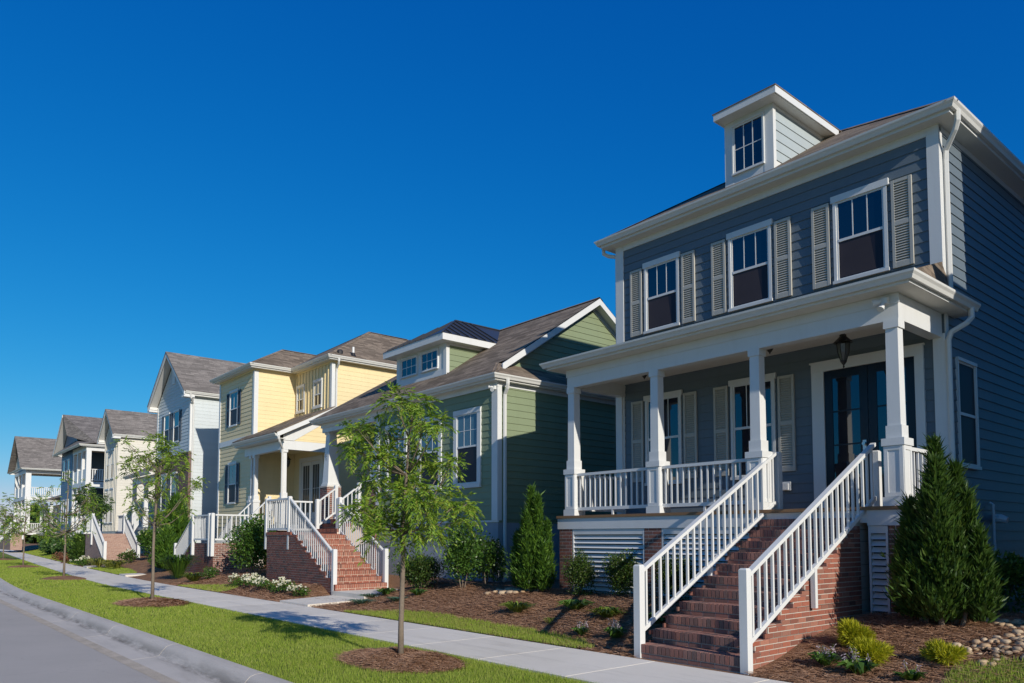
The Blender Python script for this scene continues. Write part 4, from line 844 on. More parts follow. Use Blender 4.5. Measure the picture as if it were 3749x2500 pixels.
# its side porch and stairs
body(H, -47.5, -41.4, 13.2, 21, .2, 5.0, 'pale'); trim(H, [(-46.4, -41.4, 11.3, 13.2, 1.9, 2.05)], 'found', 'porch_floor'); trim(H, [(-46.4, -41.42, 11.3, 11.5, 4.45, 4.8)], 'white', 'porch_beam')
mb = MB(); mb.prism([(-46.7, 10.9, 4.86), (-41.43, 10.9, 4.86), (-41.43, 13.4, 6.1), (-46.7, 13.4, 6.1)], (0, 0, .05)); mb.build('porch_roof', 'roof2', H); eaves(H, [(-46.65, 10.95), (-41.45, 10.95)], 4.9)
for x in (-46.3, -44.0): slim_column(x, 11.4, 2.05, 4.45, H, .1)
far_win(H, Fr('Y-', 13.2), -44.6, -43.9, 2.9, 4.3); mb = MB(); Fr('Y-', 13.2).box(mb, -43.2, -42.2, 2.05, 4.2, 0, .05); mb.build('door', 'door', H)
def flight(H, xa, xb, y0, y1, za, zb, n, mat_t, mat_c, post_b=True, bal=14):
    """plain far stair from foot (xa,za) to landing (xb,zb), with a rail on either side"""
    s = 1 if xb > xa else -1; mb = MB(); tr = (xb-xa)/n; ri = (zb-za)/n
    for i in range(n): a = xa+tr*i; mb.box(min(a, xb), max(a, xb), y0, y1, za+ri*i-(.3 if i == 0 else 0), za+ri*(i+1))
    mb.build('front_steps', mat_t, H)
    for y in (y0, y1): railing(H, (xa, y, za), (xb, y, zb), 1.05, bal, .07, .15, .045, 'stair_railing'); post(H, xa-s*.05, y, za-.1, za+1.2, .07); post(H, xb+s*.06, y, zb-.6, zb+1.12, .07)
fy = 9.35
flight(H, -43.45, -46.3, fy, fy+1.6, .1, 1.7, 10, 'brick_p', 'brick_d'); trim(H, [(-48.0, -46.3, fy, fy+1.7, .0, 1.7)], 'brick_p', 'landing'); railing(H, (-46.4, fy+.03, 1.7), (-48.0, fy+.03, 1.7), 1.05, 7, .07, .1, .05); railing(H, (-48.0, fy+1.65, 1.7), (-46.4, fy+1.65, 1.7), 1.05, 7, .07, .1, .05)
railing(H, (-44.9, fy+1.7, 1.6), (-44.9, 11.3, 2.05), 1.05, 4, .07, .15, .05, 'stair_railing')

H = thing('house', 'cream board and batten gabled house with tall paired windows', 'house', (-55.0, 12.1, .4), 'new houses along the street')
def f5(gl):
    mb = MB(); f = Fr('Y-', 12.1); 
    for a, b, c, d in ((-57.0, -53.4, 1.9, 8.1),): f.box(mb, a, b, c, d, 0, .006)
    mb.prism([(-57.0, 12.094, 8.1), (-53.4, 12.094, 8.1), (-55.2, 12.094, 9.6)], (0, .01, 0)); x = -56.9
    while x < -53.4: h = 8.1+max(0, 1.8-abs(x+55.2))*.85; f.box(mb, x, x+.06, 1.9, h-.05, 0, .04); x += .38
    mb.build('batten_wall', 'cream_w', H)
gable_house(H, -57.0, -53.4, 12.1, 22, 8.1, .85, 'cream_w', front=f5)
for z0, z1 in ((5.4, 7.2), (2.5, 4.6)):
    for x in (-55.9, -54.7): far_win(H, Fr('Y-', 12.1), x-.36, x+.36, z0, z1)
flight(H, -61.0, -58.6, 11.0, 12.2, .45, 1.5, 6, 'brick_d', 'brick_d'); trim(H, [(-58.6, -57.0, 11.0, 12.4, .2, 1.5)], 'brick_d', 'landing')

H = thing('house', 'denim blue house with white two storey porches on its corner', 'house', (-66.0, 12.0, .4), 'new houses along the street')
body(H, -71.5, -67.2, 12.0, 22, .2, 8.3, 'blue'); body(H, -67.2, -62.3, 14.6, 22, .2, 8.3, 'blue'); wallpart(H, Fr('Y-', 12.0), -71.5, -67.2, 1.9, 8.2, 'blue')
def two_deck(H, x0, x1, y0, y1, z1, zt, nf, cw=.16):
    """open porch on two floors: posts, beams, half walls on the front, rails on the side"""
    for z, h in ((1.75, .25), (z1-.32, .36), (zt-.42, .44)): trim(H, [(x0, x1, y0, y0+.25, z, z+h), (x1-.25, x1, y0+.25, y1, z+.002, z+h-.002)], 'white', 'porch_beam')
    trim(H, [(x0+.02, x1-.02, y0+.02, y1, 1.8, 1.95)], 'found', 'porch_floor'); trim(H, [(x0+.25, x1-.25, y0+.25, y1, z1-.05, z1)], 'tan', 'porch_floor'); trim(H, [(x0+.25, x1-.25, y0+.25, y1, zt-.06, zt-.02)], 'tan', 'porch_ceiling')
    for i in range(nf+1):
        x = x0+cw+(x1-x0-2*cw)*i/nf
        for a, b in ((2.0, z1-.32), (z1+.04, zt-.42)): mb = MB(); mb.box(x-cw, x+cw, y0+.02, y0+.02+2*cw, a, b); mb.build('porch_column', 'white', H)
    for a, b in ((2.0, z1-.32), (z1+.04, zt-.42)): mb = MB(); mb.box(x1-2*cw, x1, y1-2*cw, y1, a, b); mb.build('porch_column', 'white', H)
    trim(H, [(x0+.1, x1-.3, y0+.08, y0+.2, z1+.04, z1+1.0)], 'white', 'half_wall')
    for z in (z1+.04, 1.98): railing(H, (x1-.15, y0+.4, z), (x1-.15, y1-.3, z), .95, int((y1-y0)*5), .09, .1, .07)
two_deck(H, -67.2, -62.3, 12.0, 14.6, 5.55, 8.3, 3)
xm, hw = -67.1, 5.1; xr = -68.6; zr = 11.2; yo = 11.45; mb = MB()
mb.prism([(xm-hw, yo, 8.3), (xm-hw, 22, 8.3), (xr, 22, zr), (xr, yo, zr)], (0, 0, .05)); mb.prism([(xm+hw, yo+1.2, 8.3), (xm+hw, 22, 8.3), (xr, 22, zr), (xr, yo, zr), (xr+1.9, yo, 9.35)], (0, 0, .05))
mb.prism([(xm-hw, 11.5, 8.3), (xm+hw, 11.5, 8.3), (xm+hw, 12.6, 8.45), (xr+1.9, 12.1, 9.0), (xr-1.9, 12.1, 8.75)], (0, 0, .03)); mb.build('roof', 'roof2', H)
mb = MB(); mb.prism([(xr-3.0, 12.08, 8.4), (xr+3.2, 12.08, 8.4), (xr, 12.08, zr-.1)], (0, .1, 0)); mb.build('gable_wall', 'blue', H)
mb = MB(); mb.prism([(xr, yo-.03, zr-.2), (xr, yo-.03, zr), (xm-hw, yo-.03, 8.28), (xm-hw, yo-.03, 8.08)], (0, .04, 0)); mb.prism([(xr, yo+.02, zr-.09), (xr, yo+.02, zr-.05), (xm-hw, yo+.02, 8.22), (xm-hw, yo+.02, 8.18)], (0, .6, 0)); mb.build('bargeboard', 'white', H)
eaves(H, [(xm-hw+.1, 22), (xm-hw+.1, 11.55), (xm+hw-.1, 11.55), (xm+hw-.1, 22)], 8.32)
for z0, z1 in ((6.1, 7.6), (2.6, 4.4)):
    for x in (-70.4, -68.6): far_win(H, Fr('Y-', 12.0), x-.4, x+.4, z0, z1)

H = thing('house', 'tan and white end house with a two storey open porch facing the side street', 'house', (-90.0, 11.9, .4), 'new houses along the street')
body(H, -90.0, -88.6, 16.6, 26, .2, 8.2, 'tan'); body(H, -97, -90, 17.5, 26, .2, 8.2, 'tan'); body(H, -88.6, -85.0, 17.2, 26, .2, 7.4, 'tan')
two_deck(H, -97.2, -89.6, 11.9, 16.6, 5.6, 8.4, 3, .24); xm, hw = -93.4, 4.5; mb = MB()
for s in (-1, 1): xe = xm+s*hw; mb.prism([(xe, 11.3, 8.4), (xe, 26, 8.4), (xm, 26, 12.0), (xm, 11.3, 12.0)], (0, 0, .05))
mb.build('roof', 'roof2', H); mb = MB(); mb.prism([(xm-hw+.4, 11.9, 8.35), (xm+hw-.4, 11.9, 8.35), (xm, 11.9, 11.75)], (0, .1, 0)); mb.build('gable_wall', 'cream_w', H)
eaves(H, [(xm-hw+.05, 26), (xm-hw+.05, 11.5), (xm+hw-.05, 11.5), (xm+hw-.05, 26)], 8.45)
for y in (17.6, 18.8, 20.4): far_win(H, Fr('X+', -88.6), y-.35, y+.35, 6.1, 7.6)
body(H, -88.6, -82.0, 14.2, 20, .2, 4.7, 'tan'); mb = MB(); mb.prism([(-89.6, 12.6, 4.9), (-81.6, 12.6, 4.9), (-81.6, 17, 6.6), (-89.6, 17, 6.6)], (0, 0, .06)); mb.build('porch_roof', 'roof2', H); eaves(H, [(-89.6, 12.65), (-81.65, 12.65), (-81.65, 20)], 4.95)
trim(H, [(-89.0, -82.0, 12.9, 14.2, 1.7, 1.95)], 'cream_w', 'porch_floor')
for x in (-87.5, -85.0, -82.4): slim_column(x, 13.1, 1.95, 4.8, H, .14)
for x in (-86.5, -84.0): far_win(H, Fr('Y-', 14.2), x-.4, x+.4, 2.7, 4.2)
flight(H, -97.8, -88.5, 10.7, 11.7, .55, 1.9, 9, 'brick_p', 'cream_w', bal=24)
# the next house on the near side, just outside the picture; its wall shades the grey house
H = thing('house', 'plain pale next door house whose wall shades the side of the grey one', 'house', (2.2, 12.4, .4), 'new houses along the street')
body(H, -.98, 5.4, 12.38, 22, .2, 9.9, 'pale'); wallpart(H, Fr('X-', -.98), 12.38, 22, .3, 9.9, 'pale'); wallpart(H, Fr('Y-', 12.38), -.98, 5.4, .3, 9.9, 'pale'); hip_roof(H, -1.3, 5.7, 12.05, 22.4, 9.95, .6)
body(H, -.98, 5.4, 11.0, 12.37, .2, 6.7, 'pale', 'bay'); wallpart(H, Fr('Y-', 11.0), -.98, 5.4, .3, 6.7, 'pale'); hip_roof(H, -1.2, 5.6, 10.8, 12.6, 6.72, .5)
trim(H, [(-.98, 5.4, 9.9, 10.995, .1, 2.0), (-.98, -.86, 9.9, 10.99, 2.0, 2.95), (-.86, 5.4, 9.9, 10.02, 2.0, 2.95)], 'white', 'porch')
for x in (.8, 3.4):
    for z in (2.7, 4.9): window(H, Fr('Y-', 11.0), x-.4, x+.4, z, z+1.4, z+.7)

# ------------------------------------------------------------------ trees
RT = np.array([.6479, .7617, 0]); FW = np.array([-.7617, .6479, 0])
def pinnate(C, D, ln, nl, lw, lf):
    """feathery leaves: pairs of leaflets along a drooping stalk"""
    n = len(C); D = unit(D); up = np.tile([0, 0, 1.0], (n, 1)); S = unit(np.cross(D, up)+rng.normal(0, .15, (n, 3))); P = []; Q = []; LL = []; U = []
    ln = np.broadcast_to(np.asarray(ln, float), (n,))
    for k in range(nl):
        t = (k+.6)/nl; base = C+D*(ln*t)[:, None]-up*(ln*t*t*.45)[:, None]
        for s in (-1, 1):
            d = S*s+D*.75-up*(.25+.5*t)+rng.normal(0, .14, (n, 3)); P.append(base); Q.append(d); LL.append(np.full(n, lf*(1.1-.45*abs(t-.4)))); U.append(np.cross(unit(d), S*s)+up*.6+rng.normal(0, .35, (n, 3)))
    P.append(C+D*ln[:, None]*.98-up*(ln*.45)[:, None]); Q.append(D-up*.7); LL.append(np.full(n, lf)); U.append(S)
    P = np.concatenate(P); Q = np.concatenate(Q); LL = np.concatenate(LL); U = np.concatenate(U)
    return leaf_arrays(P, Q, LL, lw*LL/lf, U)
def tree(label, x, y, z, spine, rad, clusters, leafn, ln, nl, lw, lf, mat='pistache_leaf', name='street_tree', group='young trees along the verge', depth=.55, br=.012):
    t = thing(name, label, 'tree', (x, y, z), group); o = np.array([x, y, z]); mb = MB()
    sp = [o+RT*a+np.array([0, 0, h])+FW*b for a, b, h in spine]; mb.tube(sp, rad, 9)
    spa = np.array(sp); C = []; D = []
    for a, h, r, w in clusters:
        b = random.gauss(0, depth)*.6; c = o+RT*a+FW*b+np.array([0, 0, h])
        dist = abs(a)+abs(b); hs = h-.18-.55*dist; k = int(np.argmin(np.abs(spa[:, 2]-z-max(hs, spine[len(spine)//2][2]*.98)))); s = spa[max(k, len(sp)//2)]
        m1 = s+(c-s)*.5+np.array([0, 0, -.10*dist])+rng.normal(0, .03, 3); mb.tube([s, m1, c], [br*1.3, br, br*.35], 5)
        n = max(3, int(leafn*w*r/.2)); u = unit(rng.normal(size=(n, 3)))*(rng.uniform(.15, 1, (n, 1))**.6)*np.array([r, r, r*.8]); C.append(c+u*.85); D.append(u/r*.9+rng.normal(0, .35, (n, 3))+np.array([0, 0, .15]))
        for q in range(2): mb.tube([c*.4+m1*.6, c+u[q % n]*.8], [br*.5, br*.2], 4)
    mb.build('trunk', 'bark', t, True); V, F = pinnate(np.concatenate(C), np.concatenate(D), np.random.default_rng(3).uniform(.7, 1.15, sum(map(len, C)))*ln, nl, lw, lf); np_mesh('crown', V, F, mat, t); return t
s = .0053; cl = [(955, 935, 35), (915, 935, 40), (925, 985, 45), (980, 980, 35), (1012, 985, 18), (870, 985, 40), (830, 1002, 30), (797, 1014, 16), (850, 1045, 42), (815, 1040, 22), (890, 1060, 35), (930, 1045, 38), (965, 1050, 32), (1010, 1065, 28), (1042, 1076, 20), (895, 1098, 35), (850, 1107, 30), (828, 1112, 18), (935, 1112, 32), (920, 1142, 40), (970, 1140, 38), (1010, 1146, 34), (1045, 1155, 28), (1070, 1166, 20), (1045, 1190, 28), (985, 1185, 35), (930, 1190, 32), (880, 1165, 30), (840, 1176, 24), (803, 1183, 22), (870, 1198, 22), (900, 1215, 30), (880, 1237, 22), (960, 1225, 26), (1000, 1215, 22), (925, 1262, 14), (853, 1208, 18), (985, 1235, 18)]
tree('young street tree with feathery leaves nearest the brick steps, tallest in the picture', -7.89, 4.95, .06, [(0, 0, -.1), (.0, 0, .4), (.012, 0, .9), (.02, 0, 1.3), (0, .02, 1.5), (.02, 0, 1.75), (.05, .02, 2.2), (.08, 0, 2.65), (.12, 0, 3.05)], [.040, .033, .030, .029, .030, .024, .018, .012, .005],
     [((a-920)*s, (1512-b)*s, r*s*.9, 1) for a, b, r in cl], 40, .19, 7, .0185, .070, br=.009)
c2 = [(540, 200, 60), (600, 280, 70), (560, 350, 80), (640, 340, 50), (480, 280, 40), (330, 120, 40), (240, 240, 50), (200, 350, 55), (150, 430, 60), (80, 500, 55), (250, 420, 60), (330, 370, 55), (300, 520, 50), (420, 420, 60), (440, 180, 40), (390, 330, 50), (250, 740, 60), (320, 780, 60), (400, 780, 45), (430, 600, 50), (520, 640, 50), (560, 720, 50), (700, 450, 60), (760, 500, 60), (740, 600, 60), (790, 660, 40), (700, 760, 50), (640, 560, 50), (200, 900, 50), (120, 900, 45), (280, 980, 50), (500, 940, 50), (560, 1000, 50), (620, 930, 40), (380, 1050, 40)]
s = .00217
tree('slender street tree with airy crown before the brown brick ground floor', -18.3, 4.94, .05, [(0, 0, -.1), (0, 0, .6), (-.01, 0, 1.2), (0, 0, 1.7), (.03, 0, 2.3), (.10, 0, 2.9), (.16, 0, 3.6)], [.044, .034, .030, .028, .022, .014, .005],
     [((a-455)*s, (1880-b)*s, r*s, .62 if a < 360 else 1) for a, b, r in c2], 30, .19, 6, .022, .075, br=.008)
def rcl(n, w, z0, z1, r, seed):
    q = random.Random(seed); out = []
    while len(out) < n:
        a = q.uniform(-1, 1); h = q.uniform(0, 1); lim = math.sin(math.pi*(.12+.80*h))**.8
        if abs(a) < lim: out.append((a*w, z0+(z1-z0)*h, r*q.uniform(.7, 1.2), q.uniform(.6, 1)))
    return out
SPN = [(0, 0, -.1), (0, 0, .6), (.01, 0, 1.2), (0, 0, 1.6), (.02, 0, 2.2), (.03, 0, 2.8), (.03, 0, 3.5)]; RD = [.045, .036, .032, .03, .022, .015, .005]
tree('street tree in a brown straw ring before the cream gabled house', -31.4, 5.46, .05, SPN, RD, rcl(30, 1.2, 1.3, 3.75, .24, 4), 10, .2, 4, .030, .10)
tree('smaller street tree before the blue house, third from the end of the verge', -45.0, 6.02, .05, SPN, RD, rcl(28, 1.4, 1.3, 3.5, .28, 5), 8, .22, 4, .036, .12)
tree('far street tree at the end of the verge before the tan end house', -60.5, 6.95, .05, SPN, RD, rcl(26, 1.4, 1.3, 3.6, .30, 6), 7, .24, 4, .045, .14)
tree('dense garden tree standing before the blue house porch', -50.6, 10.2, .3, [(a*1.2, b, h*1.15) for a, b, h in SPN], RD, rcl(30, .9, 1.6, 4.4, .32, 8), 22, .2, 4, .05, .13, 'far_leaf', 'garden_tree', None)
tree('twin stemmed garden tree on the lawn before the tan end house', -75.5, 11.9, .3, [(a, b, h*.9) for a, b, h in SPN], RD, rcl(20, .8, 1.4, 3.2, .3, 9), 10, .25, 3, .06, .18, 'far_leaf', 'garden_tree', None)
for i, (x, y, h, w, lab) in enumerate(((-150, 22, 6.6, 4.5, 'tall dark tree far beyond the end house at the picture edge'), (-165, 30.5, 6.2, 4.6, 'rounded dark tree far off beside the white end porch'), (-190, 27, 7.8, 6, 'broad hazy tree at the far end of the street'), (-205, 43, 7.0, 6, 'low hazy tree far behind the end house'))):
    tree(lab, x, y, 0, [(0, 0, -.1), (0, 0, h*.2), (0, 0, h*.35), (0, 0, h*.6), (0, 0, h*.9)], [.3, .25, .2, .15, .05], rcl(40, w*.8, h*.18, h*.92, w*.22, 20+i), 9, .9, 3, .35, .6, 'far_leaf', 'far_tree', 'trees beyond the end of the street', 2.2, .05)
# straw rings round the street trees
for (x, y, r), lab in zip(TREES, ('nearest street tree', 'tree before the yellow house drive', 'tree before the cream house', 'tree before the blue house', 'last tree')):
    mb = MB(); nr, na = 7, 40; i0 = 0
    for k in range(nr+1):
        q = k/nr
        for j in range(na):
            a = 2*math.pi*j/na; w = 1+.05*math.sin(3*a+x)+.04*math.sin(7*a+2*x); px = x+r*q*w*math.cos(a); py = y+r*.62*q*w*math.sin(a)
            mb.v.append((px, py, .012+.085*(1-q**2)*(1+.25*math.sin(9*px+5*py))-.03*(q > .99)))
    for k in range(nr):
        for j in range(na): a = k*na+j; b = k*na+(j+1) % na; mb.f.append((a, a+na, b+na, b))
    o = mb.build('straw_ring', 'straw', None, True); tag(o, 'brown pine straw ring round the foot of the '+lab, 'mulch ring', 'straw rings under the street trees')
    if x > -25:
        n = 16000 if x > -10 else 5000; ww = .0035 if x > -10 else .007
        zf = lambda xx, yy: .014+.085*np.clip(1-(((xx-x)/r)**2+((yy-y)/(r*.62))**2), 0, 1)*(1+.25*np.sin(9*xx+5*yy))
        V, F = needles(n, x-r, x+r, y-r*.62, y+r*.62, .085 if x > -10 else .12, ww, lambda xx, yy: ((xx-x)/r)**2+((yy-y)/(r*.62))**2 < 1.03+rng.normal(0, .05, len(xx)), zf)
        np_mesh('loose_straw', V, F, 'needle', o)['kind'] = 'stuff'

# ------------------------------------------------------------------ planting
def blob(c, rx, ry, rz, n, lumps, q=.5):
    L_ = unit(rng.normal(size=(lumps, 3)))*rng.uniform(.25, .75, (lumps, 1)); i = rng.integers(0, lumps, n); u = unit(rng.normal(size=(n, 3)))*(rng.uniform(.2, 1, (n, 1))**.45)*q
    P = L_[i]+u; P[:, 2] = np.maximum(P[:, 2], -.95); return np.asarray(c)+P*np.array([rx, ry, rz])*.92, P
def bush(label, x, y, r, h, n, mat, ll, lw, name='shrub', cat='shrub', group=None, lumps=16, stems=4, flowers=0, z=None, upb=.4, open_=.0, petal='white_petal', pr=.03):
    z = yard(x, y) if z is None else z; t = thing(name, label, cat, (x, y, z), group)
    P, u = blob((x, y, z+h*(.49+open_/2)), r, r, h*(.5-open_/2), n, lumps); D = u+rng.normal(0, .7, (n, 3)); D[:, 2] += upb
    V, F = leaf_arrays(P, D, rng.uniform(.6, 1.2, n)*ll, rng.uniform(.7, 1.2, n)*lw); np_mesh('foliage', V, F, mat, t)
    if stems:
        mb = MB()
        for k in range(stems):
            a = 6.28*k/stems+random.random(); mb.tube([(x+.03*math.cos(a), y+.03*math.sin(a), z-.05), (x+r*.25*math.cos(a), y+r*.25*math.sin(a), z+h*.35), (x+r*.5*math.cos(a), y+r*.5*math.sin(a), z+h*.75)], [.014, .011, .004], 5)
        mb.build('stem', 'bark', t)
    if flowers:
        i = np.argsort(-(u[:, 2]+.35*(-u[:, 1])+rng.normal(0, .25, n)))[:flowers]; C = P[i]+unit(u[i])*.035; Vs = []
        for k in range(5):
            d = unit(u[i])*.5+rng.normal(0, .6, (len(i), 3)); d[:, 2] += .3; Vs.append(leaf_arrays(C, d, pr, pr*.9))
        V, F = merge(Vs); np_mesh('blossom', V, F, petal, t)
    return t
def arborvitae(label, x, y, spires, n, mat, name='arborvitae', group=None, sl=.085, sw=.024):
    z = yard(x, y); t = thing(name, label, 'conifer', (x, y, z), group); parts = []; tot = sum(s[3]*s[2] for s in spires); mb = MB()
    for sx, sy, r, h in spires:
        m = int(n*r*h/tot); tt = rng.uniform(0, 1, m)**.85; prof = np.clip(np.minimum(1, (tt+.12)*3.2)*(1-tt)**.75*1.12, .02, 1); a = rng.uniform(0, 6.283, m); q = np.sqrt(rng.uniform(.30, 1, m))*(1+rng.normal(0, .08, m)); rr = r*prof*q*(1+.17*np.sin(a*3+tt*8+sx*9)+.13*np.sin(a*7-tt*13+sy*7)+.10*np.sin(tt*31+a*2))
        C = np.stack([x+sx+rr*np.cos(a), y+sy+rr*np.sin(a), z+.04+h*tt], 1); O = np.stack([np.cos(a), np.sin(a), np.zeros(m)], 1)
        for k in range(4):
            d = O*rng.uniform(.2, 1.15, (m, 1))+rng.normal(0, .28, (m, 3)); d[:, 2] += 1.0; wild = np.where(rng.uniform(size=m) < .10, 1.9, 1.0); parts.append(leaf_arrays(C+rng.normal(0, .012, (m, 3)), d, sl*wild*rng.uniform(.6, 1.3, m), sw*rng.uniform(.7, 1.2, m), O+rng.normal(0, .5, (m, 3))))
        mb.tube([(x+sx*.5, y+sy*.5, z-.05), (x+sx, y+sy, z+h*.8)], [.03, .008], 6)
    V, F = merge(parts); np_mesh('foliage', V, F, mat, t); mb.build('trunk', 'bark', t); return t
def fan(label, x, y, r, h, n, mat, w, name, cat, group=None, droop=.4, z=None, flower=0):
    """blades or broad leaves arching out from one crown"""
    z = yard(x, y) if z is None else z; t = thing(name, label, cat, (x, y, z), group); a = rng.uniform(0, 6.283, n); e = rng.uniform(.15, 1, n)
    O = np.stack([np.cos(a), np.sin(a), np.zeros(n)], 1); B = np.array([x, y, z])+O*rng.uniform(0, .25*r, (n, 1)); M1 = B+O*(e*r*.55)[:, None]; M1[:, 2] += h*rng.uniform(.55, 1.0, n); T = B+O*(e*r*1.05)[:, None]; T[:, 2] += h*rng.uniform(.9-droop*1.2, 1.05-droop*.4, n)
    S = np.cross(O, [0, 0, 1.0])*w/2*rng.uniform(.7, 1.2, (n, 1)); S[:, 2] += rng.normal(0, w*.15, n)
    V = np.concatenate([np.stack([B, M1+S, T, M1-S], 1).reshape(-1, 3)]); np_mesh('foliage', V, np.arange(4*n).reshape(n, 4), mat, t)
    if flower:
        mb = MB(); C = []
        for k in range(flower):
            a = random.uniform(0, 6.28); q = random.uniform(.1, .6)*r; p1 = (x+q*math.cos(a), y+q*math.sin(a), z+h*random.uniform(1.3, 1.8)); mb.tube([(x, y, z+.02), ((x+p1[0])/2, (y+p1[1])/2, z+h*.9), p1], [.004, .004, .003], 4)
            for j in range(9): C.append((p1[0]+random.gauss(0, .012), p1[1]+random.gauss(0, .012), p1[2]-j*.014*h/.2))
        mb.build('flower_stalk', 'lily_leaf', t); C = np.array(C); d = rng.normal(0, 1, (len(C), 3)); d[:, 2] -= .6; V1 = leaf_arrays(C, d, .032, .012); V2 = leaf_arrays(C, -d+[0, 0, -1.2], .032, .012); V, F = merge([V1, V2]); np_mesh('blossom', V, F, 'lilac_petal', t)
    return t
# beside the brick steps, right
def plumes(seed, n, R_, hm, rr, lead):
    q = random.Random(seed); out = list(lead)
    for k in range(n):
        a = 6.283*k/n*2.4+q.uniform(-.3, .3); d = R_*math.sqrt(q.uniform(.12, 1)); out.append((d*math.cos(a), d*math.sin(a), rr*q.uniform(.75, 1.25), hm*(1-.40*(d/R_)**2)*q.uniform(.88, 1.08)))
    return out
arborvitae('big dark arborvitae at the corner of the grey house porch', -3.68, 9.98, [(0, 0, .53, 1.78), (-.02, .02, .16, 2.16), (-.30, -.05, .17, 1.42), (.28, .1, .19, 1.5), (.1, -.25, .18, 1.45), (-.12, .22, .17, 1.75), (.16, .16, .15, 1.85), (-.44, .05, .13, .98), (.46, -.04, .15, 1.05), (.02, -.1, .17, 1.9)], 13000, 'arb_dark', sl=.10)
g = 'golden threadleaf shrubs'
def gold(label, x, y, r, h, n): 
    z = yard(x, y); t = thing('threadleaf_shrub', label, 'shrub', (x, y, z), g); P, u = blob((x, y, z+h*.45), r*.85, r*.85, h*.45, n, 9); D = u*1.2+rng.normal(0, .45, (n, 3)); D[:, 2] += .55; V, F = leaf_arrays(P, D, .075*rng.uniform(.6, 1.3, n), .0085); np_mesh('foliage', V, F, 'gold_leaf', t)
gold('golden threadleaf shrub against the brick side of the steps', -4.22, 8.86, .25, .33, 3600); gold('golden threadleaf shrub between the two nearest lilac hostas', -3.86, 8.45, .24, .27, 3200); gold('small golden threadleaf shrub alone before the river stones', -3.19, 8.70, .22, .22, 2800)
fan('hosta with lilac flower spikes at the foot of the right newel post', -4.22, 8.17, .20, .15, 60, 'hosta_leaf', .055, 'hosta', 'hosta', 'hostas in flower', .5, None, 5)
fan('hosta with lilac flower spikes before the golden shrubs', -3.80, 8.05, .21, .16, 70, 'hosta_leaf', .06, 'hosta', 'hosta', 'hostas in flower', .5, None, 6)
fan('small darker hosta nearest the picture bottom right of the steps', -3.26, 8.05, .17, .11, 45, 'shrub_leaf', .05, 'hosta', 'hosta', 'hostas in flower', .5, None, 2)
bush('dark glossy bush in the shade behind the big arborvitae', -3.55, 11.6, .66, .9, 3800, 'shrub_leaf', .06, .035, group='shrubs in the beds')
bush('small bright leaved shrub at the foot of the big arborvitae', -3.42, 10.35, .2, .62, 420, 'lily_leaf', .06, .035, group='shrubs in the beds')
# left of the steps
bush('round dark boxwood before the left louvre panel', -9.83, 10.0, .36, .82, 6500, 'box_leaf', .036, .024, group='boxwoods before the louvres', lumps=34, stems=0)
bush('round dark boxwood beside the left newel post', -8.95, 10.12, .38, .88, 7000, 'box_leaf', .036, .024, group='boxwoods before the louvres', lumps=34, stems=0)
bush('third boxwood half hidden behind the left stair rail', -7.75, 10.1, .36, .86, 6000, 'box_leaf', .036, .024, group='boxwoods before the louvres', lumps=34, stems=0)
fan('low yellow green leafy plant left before the first boxwood', -9.05, 9.10, .30, .17, 130, 'hosta_leaf', .05, 'leafy_plant', 'plant', 'low leafy plants', .5); fan('low yellow green leafy plant before the second boxwood', -8.22, 8.98, .34, .16, 150, 'lily_leaf', .045, 'leafy_plant', 'plant', 'low leafy plants', .5); fan('low leafy plant tucked against the left stair rail', -7.2, 8.95, .28, .15, 110, 'hosta_leaf', .05, 'leafy_plant', 'plant', 'low leafy plants', .5)
fan('small hosta with few lilac flowers left of the newel post', -7.90, 8.06, .17, .13, 42, 'hosta_leaf', .045, 'hosta', 'hosta', 'hostas in flower', .5, None, 4); fan('fuller hosta with lilac flowers beside the left newel post', -7.28, 8.12, .21, .16, 70, 'hosta_leaf', .055, 'hosta', 'hosta', 'hostas in flower', .5, None, 8)
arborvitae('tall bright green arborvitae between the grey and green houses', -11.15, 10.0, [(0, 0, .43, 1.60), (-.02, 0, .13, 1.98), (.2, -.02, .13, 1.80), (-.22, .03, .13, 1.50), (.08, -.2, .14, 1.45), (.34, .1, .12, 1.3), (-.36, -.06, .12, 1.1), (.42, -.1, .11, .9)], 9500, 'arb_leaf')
fan('low daylily clump in the straw below the bright arborvitae', -10.1, 8.72, .36, .20, 170, 'lily_leaf', .020, 'daylily', 'daylily', None, .35)
fan('tiny grass tuft in the straw near the lawn tip', -8.9, 8.35, .12, .12, 40, 'lily_leaf', .012, 'grass_tuft', 'grass tuft', None, .3)
# before the green house
bush('loose tall camellia shrub before the green house foundation', -13.05, 9.72, .60, 1.55, 5200, 'shrub_leaf', .075, .042, group='shrubs before the green house', lumps=30, stems=3); bush('rounded clipped shrub before the green house stair rail', -14.3, 9.5, .66, .85, 7000, 'box_leaf', .05, .03, group='shrubs before the green house', lumps=36); bush('dark shaded shrub against the green house corner', -13.75, 10.9, .5, 1.3, 3000, 'shrub_leaf', .07, .04, group='shrubs before the green house'); bush('clipped shrub beside the foot of the green house stairs', -15.1, 9.9, .5, .75, 4200, 'box_leaf', .05, .03, group='shrubs before the green house')
for x, y, r, lab in ((-14.6, 8.16, .38, 'blue green creeping juniper nearest the garden path'), (-13.75, 8.50, .26, 'small creeping juniper behind the nearest tree trunk'), (-15.0, 8.6, .30, 'creeping juniper against the garden path landing')): fan(lab, x, y, r, .10, 130, 'juniper_leaf', .02, 'creeping_juniper', 'juniper', 'creeping junipers', .2)
fan('yellow green hosta by the garden path', -14.75, 8.85, .26, .17, 60, 'hosta_leaf', .06, 'leafy_plant', 'plant', 'low leafy plants', .5); fan('yellow green hosta behind the nearest tree trunk', -13.6, 8.95, .22, .15, 50, 'hosta_leaf', .06, 'leafy_plant', 'plant', 'low leafy plants', .5)
